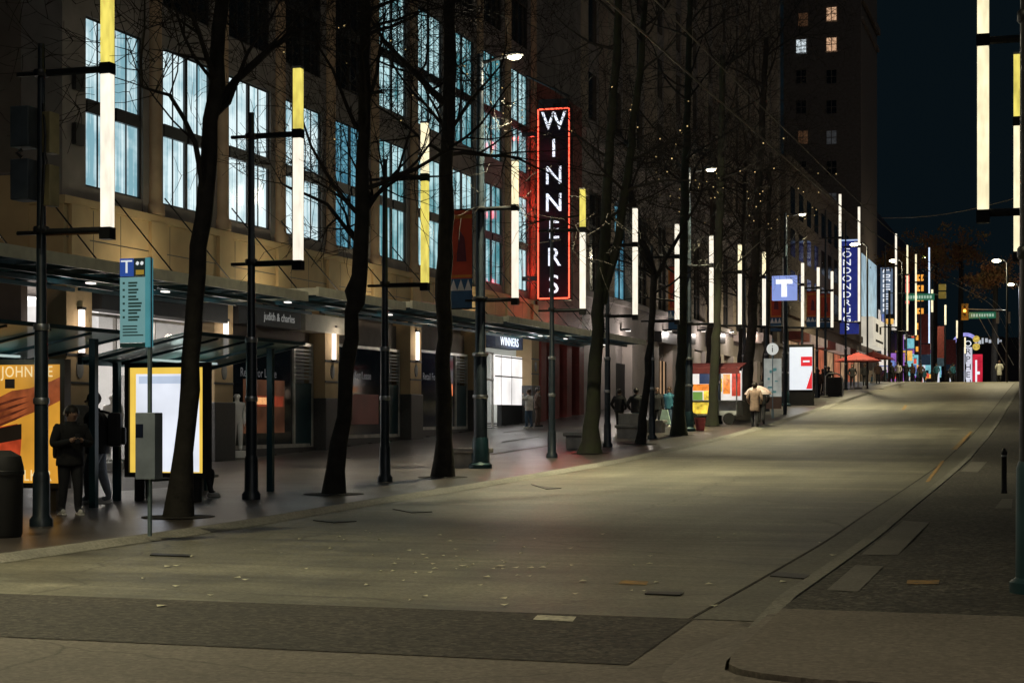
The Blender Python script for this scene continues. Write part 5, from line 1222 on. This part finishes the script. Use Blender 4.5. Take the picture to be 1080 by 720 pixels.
pB = foot(103, 531); B = person('person in black hooded coat and pale grey trousers with a big backpack', pB, perH(pB, 116), math.radians(-62), BLKC, GREYC, HAIRD, SHOEW, stride=.16, arms='front', bulk=1.25, lean=.08, fine=True, hood=BLKC)
def backpack(label, b, k=1.0):
    m = MB(); m.c(0,.27,1.18,.40,.22,.55,.07); o = obj('backpack', m, BAG); o.location = b.location; o.rotation_euler = b.rotation_euler; o.scale = (k,k,k); tag(o, label, 'backpack')
    m = MB(); m.c(0,.40,1.08,.30,.08,.28,.035); q = obj('front_pocket', m, BAG); q.parent = o
    m = MB()
    for s in (-1,1): m.path([(.12*s,.18,1.44),(.14*s,.02,1.485),(.15*s,-.16,1.36),(.15*s,-.12,1.12),(.15*s,.14,1.0)], .022, 6)
    q = obj('strap', m, BAG); q.parent = o
backpack('large black backpack on the person in hooded coat', B, perH(pB,116)/1.75); backpack('smaller black backpack behind the headphone wearer', A, perH(pA,114)/1.75)
# someone sitting behind the white panel, one white shoe showing
pS = PD(203, 521, F/53.8); pS.z = gz(pS.y)+LP
person('seated person mostly hidden by the white lit panel, one pale shoe showing', pS, 1.7, math.radians(80), BLKC, DKTR, HAIRD, SHOEW, arms='pocket', sit=True)
pe = foot(558, 443); pE = PD(558, 446, F/23.8); pE.z = gz(pE.y)+LP
person('person in white jacket with arm raised before the lit entrance', pE, 1.72, math.radians(-100), WHITEC, JEAN, HAIRB, SHOEW, stride=.08, arms='raised', bulk=1.1)
pE = PD(567, 445, F/23.3); pE.z = gz(pE.y)+LP
person('person in brown jacket standing behind the white jacket near the lit entrance', pE, 1.74, math.radians(100), DBRN, DBRN, HAIRD, SHOED, stride=.05, arms='pocket', bulk=1.1)
def walker(label, x, y, h, rz, top, legs, hair, shoes, **kw):
    s = kw.pop('s', None)
    if s: p = PD(x, y, F/s); p.z = gz(p.y)+LP; H = h/s
    else: p = foot(x, y); H = perH(p, h)
    H = max(1.5, min(1.92, H)); return person(label, p, H, rz, top, legs, hair, shoes, **kw), p, H
walker('walker all in black with a cap left of the shutter door', 653, 438, 44, PI*.95, BLKC, DKTR, HAIRD, SHOED, s=25, arms='pocket', bulk=1.15)
walker('walker in black jacket and blue jeans beside the shutter door', 671, 440, 46, PI*1.05, BLKC, JEAN, HAIRD, SHOEW, s=25.5, arms='pocket', bulk=1.2, stride=.18)
b, p, H = walker('walker in dark coat carrying a pale green bag', 693, 437, 43, .2, BLKC, DKTR, HAIRB, SHOED, s=24.5, arms='bag', bulk=1.05)
m = MB(); m.prism([(p.x+.16,p.y-.35,p.z+.22),(p.x+.66,p.y-.35,p.z+.22),(p.x+.52,p.y-.35,p.z+.84),(p.x+.30,p.y-.35,p.z+.84)], (0,.16,0)); o = obj('tote_bag', m, M('pale_green_bag', (.42,.60,.54), .7)); tag(o, 'pale green bag held by the walker in dark coat', 'bag')
m = MB(); m.path([(p.x+.34,p.y-.27,p.z+.83),(p.x+.38,p.y-.27,p.z+.98),(p.x+.46,p.y-.27,p.z+.98),(p.x+.48,p.y-.27,p.z+.83)], .012, 5); q = obj('handle', m, BLACK, o)
walker('walker in teal jacket and blue jeans left of the straight mossy tree', 706, 436, 42, -.3, TEALC, JEAN, HAIRB, SHOEW, s=24, arms='pocket', bulk=1.15)
b, p, H = walker('person in long tan puffer coat seen from behind at the kerb', 796, 450, 47, PI, BROWNC, DKTR, HAIRD, SHOED, arms='pocket', bulk=1.02, coat=.62, stride=.08)
walker('person in black walking close beside the tan puffer coat', 803, 447, 44, PI, BLKC, DKTR, HAIRD, SHOED, arms='pocket', bulk=1.1, stride=.1)
ux = world_of(b, (0,-.25,0)); r = thing('hand_umbrella', 'pale pinkish patterned umbrella held by the couple at the kerb', 'umbrella', (ux.x-.05, ux.y+.9, p.z+1.1))
m = MB(); m.lathe([(.62,1.45),(.58,1.55),(.40,1.72),(.15,1.82),(.02,1.85)], (ux.x-.05, ux.y+.95, p.z-.02), 12); obj('canopy', m, M('pink_patterned_canvas', (.45,.28,.26), .7, scale=5, col2=(.65,.58,.58)), r)
m = MB(); m.t((ux.x-.05,ux.y+.95,p.z+.95),(ux.x-.05,ux.y+.95,p.z+1.85),.012,n=6); obj('shaft', m, CHROME, r)
crowd = [(857,409,15.5,.3,BLKC,'dark clad person nearest the digital kiosk in the queue'),(863,410,16,PI,DBRN,'brown clad person in the queue under the orange shop glow'),(868,408,15.6,2,BLKC,'dark person facing sideways under the orange shop glow'),(874,407,15,PI,BLKC,'dark person at the end of the queue by the hoop rail'),
         (899,404,13.6,.2,BLKC,'dark person under the nearer red patio umbrella'),(912,404,13.2,PI,BLKC,'dark person between the two red patio umbrellas'),(926,404,12.6,.1,DBRN,'brown clad person past the farther red patio umbrella'),(940,404,11.8,1,BLKC,'dark person near the pale glow beyond the tower'),
         (947,405,11.8,0,WHITEC,'distant person in white at the road crest'),(955,404,11.4,PI,BLKC,'distant dark person right of the person in white'),(962,404,11,.4,DBRN,'distant brown clad person beneath the orange vertical sign'),(985,404,10,0,BLKC,'distant dark person beneath the dull red banners')]
for x, y, s, rz, mt, lab in crowd:
    p = PD(x, y, F/s); p.z = gz(p.y)+LP
    person(lab, p, 1.72+.01*(x % 7), rz, mt, DKTR, HAIRD if x % 2 else HAIRB, SHOED, stride=.12, arms='pocket' if x % 3 else 'down', bulk=1.1)
FARP = []
for k in range(18):
    rr_ = random.Random(k+50); D_ = rr_.uniform(158, 210); px_ = rr_.uniform(915, 1010); q_ = PD(px_, 404, D_); q_.z = gz(q_.y)+LP
    if k < 3: FARP.append(person('tiny distant pedestrian among the lights at the road crest', q_, 1.7, rr_.uniform(0, 6), (BLKC, DBRN, TEALC)[k], DKTR, HAIRD, SHOED, arms='pocket', bulk=1.1)); FARP[-1]['group'] = 'distant pedestrians at the road crest'
    else: dup(FARP[k % 3], q_, rz=rr_.uniform(0, 6))
p = PD(1054, 404, F/11.6); p.z = gz(p.y)+RP; person('distant person in a long pale coat on the far right pavement', p, 1.78, PI, cloth('pale_coat_cloth', (.42,.42,.38)), DKTR, HAIRB, SHOED, coat=.45, arms='pocket', bulk=1.15)
# shop dummies in the boutique window
def dummy(label, px, D):
    q = PD(px, 420, D); g = gz(q.y)+LP+.25; X, Y = q.x, q.y
    r = thing('shop_mannequin', label, 'mannequin', (X, Y, g)); m = MB()
    b_ = person('tmp', (X, Y, g), 1.78, .5, WHITE, WHITE, HAIRD, SHOEW, stride=.04, arms='down', bulk=.92)
    for c in list(b_.children): bpy.data.objects.remove(c)
    me = b_.data; bpy.data.objects.remove(b_); me.materials.clear()
    mw = E('white_mannequin', (.9,.88,.86), .55, .05)
    me.materials.append(WHITE)
    for pl in me.polygons: pl.material_index = 0
    f = link('figure', me, r); f.rotation_euler = (0,0,.5)
    m.lathe([(.28,-.22),(.28,-.02),(.26,0)], (X,Y,g), 18); obj('stand', m, WHITE, r)
dummy('white mannequin in the lit boutique window behind the shelters', 119, F/40.3); dummy('white mannequin further along the lit boutique window', 250, F/34.3)
q = PD(112, 420, F/39); g = gz(q.y)+LP; r = thing('clothes_rail', 'clothes rail with pale garments in the lit boutique', 'clothes rail', (-25.6, 40.3, g))
m = MB(); m.t((-25.6,39.2,g),(-25.6,39.2,g+2.3),.02,n=6); m.t((-25.6,41.4,g),(-25.6,41.4,g+2.3),.02,n=6); m.t((-25.6,39.2,g+2.3),(-25.6,41.4,g+2.3),.02,n=6); m.t((-25.6,39.2,g+1.2),(-25.6,41.4,g+1.2),.02,n=6); obj('frame', m, BLACK, r)
for k in range(9):
    m = MB(); y = 39.35+k*.23; zt = g+(2.26 if k % 2 else 2.26); m.prism([(-25.85,y,zt-1.0),(-25.35,y,zt-1.0),(-25.38,y,zt-.1),(-25.6,y,zt),(-25.82,y,zt-.1)], (0,.07,0)); obj('garment', m, (WHITE, LOUVRE, CREAM)[k % 3], r)

# ------------------------------------------------------------------ light, sky, camera
W = bpy.data.worlds.new('World'); SC.world = W; W.use_nodes = True; nt = W.node_tree; bg = nt.nodes['Background']
sky = nt.nodes.new('ShaderNodeTexSky'); sky.sky_type = 'NISHITA'; sky.sun_disc = False; sky.sun_elevation = math.radians(-6); sky.sun_rotation = math.radians(200); sky.ozone_density = 4
mx = nt.nodes.new('ShaderNodeMixRGB'); mx.blend_type = 'ADD'; mx.inputs['Fac'].default_value = 1; mx.inputs['Color2'].default_value = (.026,.056,.078, 1)
nt.links.new(sky.outputs['Color'], mx.inputs['Color1']); nt.links.new(mx.outputs['Color'], bg.inputs['Color']); bg.inputs['Strength'].default_value = .09
sun = lamp('SUN', 'city_glow_fill', (0,0,50), .10, (.95,.90,.86), rot=(math.radians(62), 0, math.radians(38))); sun.data.angle = math.radians(2)  # fill added on the facades in place of city glow
# the street lamps that are lit, plus one added near the camera
r_, lp = tube_pole('street lamp pole just outside the picture before the shelters', -14.5, 15.8, 1, -13.53, T_WHITE, T_WHITE, lampm=True); LAMPS.append(lp)
r_, lp = tube_pole('added unseen street lamp pole on the near pavement brightening the foreground', 2.0, 3.0, -1, 1.0, T_WHITE, T_WHITE, lampm=True, group=None)  # unseen pole, added to brighten the foreground
o = lamp('AREA', 'street_lamp_light', lp+Vector((-.1,0,-.06)), 470, (1,.86,.60), .35, rot=(0, math.radians(8), 0)); o.data.spread = math.radians(150)  # light of that added pole
for k, lp in enumerate(LAMPS):
    o = lamp('AREA', 'street_lamp_light', lp+Vector((.1,0,-.06)), 520 if lp.y < 20 else 1300, (1,.90,.55), .35, rot=(0, math.radians(-16), 0)); o.data.spread = math.radians(112)
    lamp('POINT', 'street_lamp_glow', lp+Vector((.1,0,-.12)), 40 if lp.y < 20 else 330, (1,.88,.62), .25)
for p_, px in FARL:
    o = lamp('AREA', 'street_lamp_light', p_, 1500, (1,.86,.5) if px != 1066 else (.9,.95,1), .35); o.data.spread = math.radians(150)
    lamp('POINT', 'street_lamp_glow', p_, 420, (1,.88,.62), .25)
lamp('POINT', 'amber_signal_light', PD(1017, 328, 184), 160, (1,.42,.06), .15)
lamp('POINT', 'entrance_fill', (-22.3, 73.6, 5.0), 75, (1,.95,.93), .2)  # added outside the lobby to lift the people and pavement there
lamp('POINT', 'cart_light', CART, 60, (1,.93,.85), .15)
for p_ in SHEL: lamp('POINT', 'added_shelter_fill', p_, 5, (.8,1,.95), .15)  # fill of the strips added under the shelter roofs
for y in (90.8, 96.4, 107.6, 118.8, 130.0, 141.2): lamp('POINT', 'added_wall_light', (X0+.95, y, gz(y)+4.3), 120, (1,.90,.82), .15)  # fill of the added wall lamps
# lamps of the shops and canopies
for y0, y1, z, lab in CANO:
    for yc in ((y0*3+y1)/4, (y0+y1*3)/4): lamp('POINT', 'canopy_light', (-21.9, yc, z-.45), 7, (.95,.95,.9), .15)
lamp('AREA', 'boutique_light', (-26, 41.8, 4.9), 320, (1,.95,.9), 2.0)
lamp('AREA', 'entrance_light', (-25.8, 73, 5.1), 130, (1,.95,.95), 2.0)
for y in PILL[:5]: lamp('POINT', 'sconce_light', (X0+.75, y, gz(y)+3.75), 22, (1,.86,.70), .15)
for y0, y1, z, lab in CANO:
    yc = (y0+y1)/2; lamp('POINT', 'facade_uplight', (-22.4, yc, z+.5), 75, (1,.78,.48), .3)
lamp('AREA', 'food_cart_light', (X, 77, 4.0), 1, (1,.9,.8), .5) if False else None
cam = bpy.data.cameras.new('Camera'); co = bpy.data.objects.new('Camera', cam); COL.objects.link(co); SC.camera = co
co.location = (0, 0, ZC); co.rotation_euler = (PI/2, 0, TH); cam.sensor_width = 36; cam.lens = 36*F/1080; cam.shift_y = 80/1080; cam.clip_end = 4000; cam.clip_start = .1
SC.view_settings.view_transform = 'Standard'; SC.view_settings.look = 'None'; SC.view_settings.exposure = 0; SC.view_settings.gamma = 1
SC.render.engine = 'CYCLES'; SC.cycles.use_denoising = True; SC.cycles.max_bounces = 5; SC.cycles.diffuse_bounces = 2; SC.cycles.glossy_bounces = 3; SC.cycles.transparent_max_bounces = 12; SC.cycles.sample_clamp_indirect = 3.0; SC.cycles.caustics_reflective = False; SC.cycles.caustics_refractive = False
bpy.context.view_layer.update()
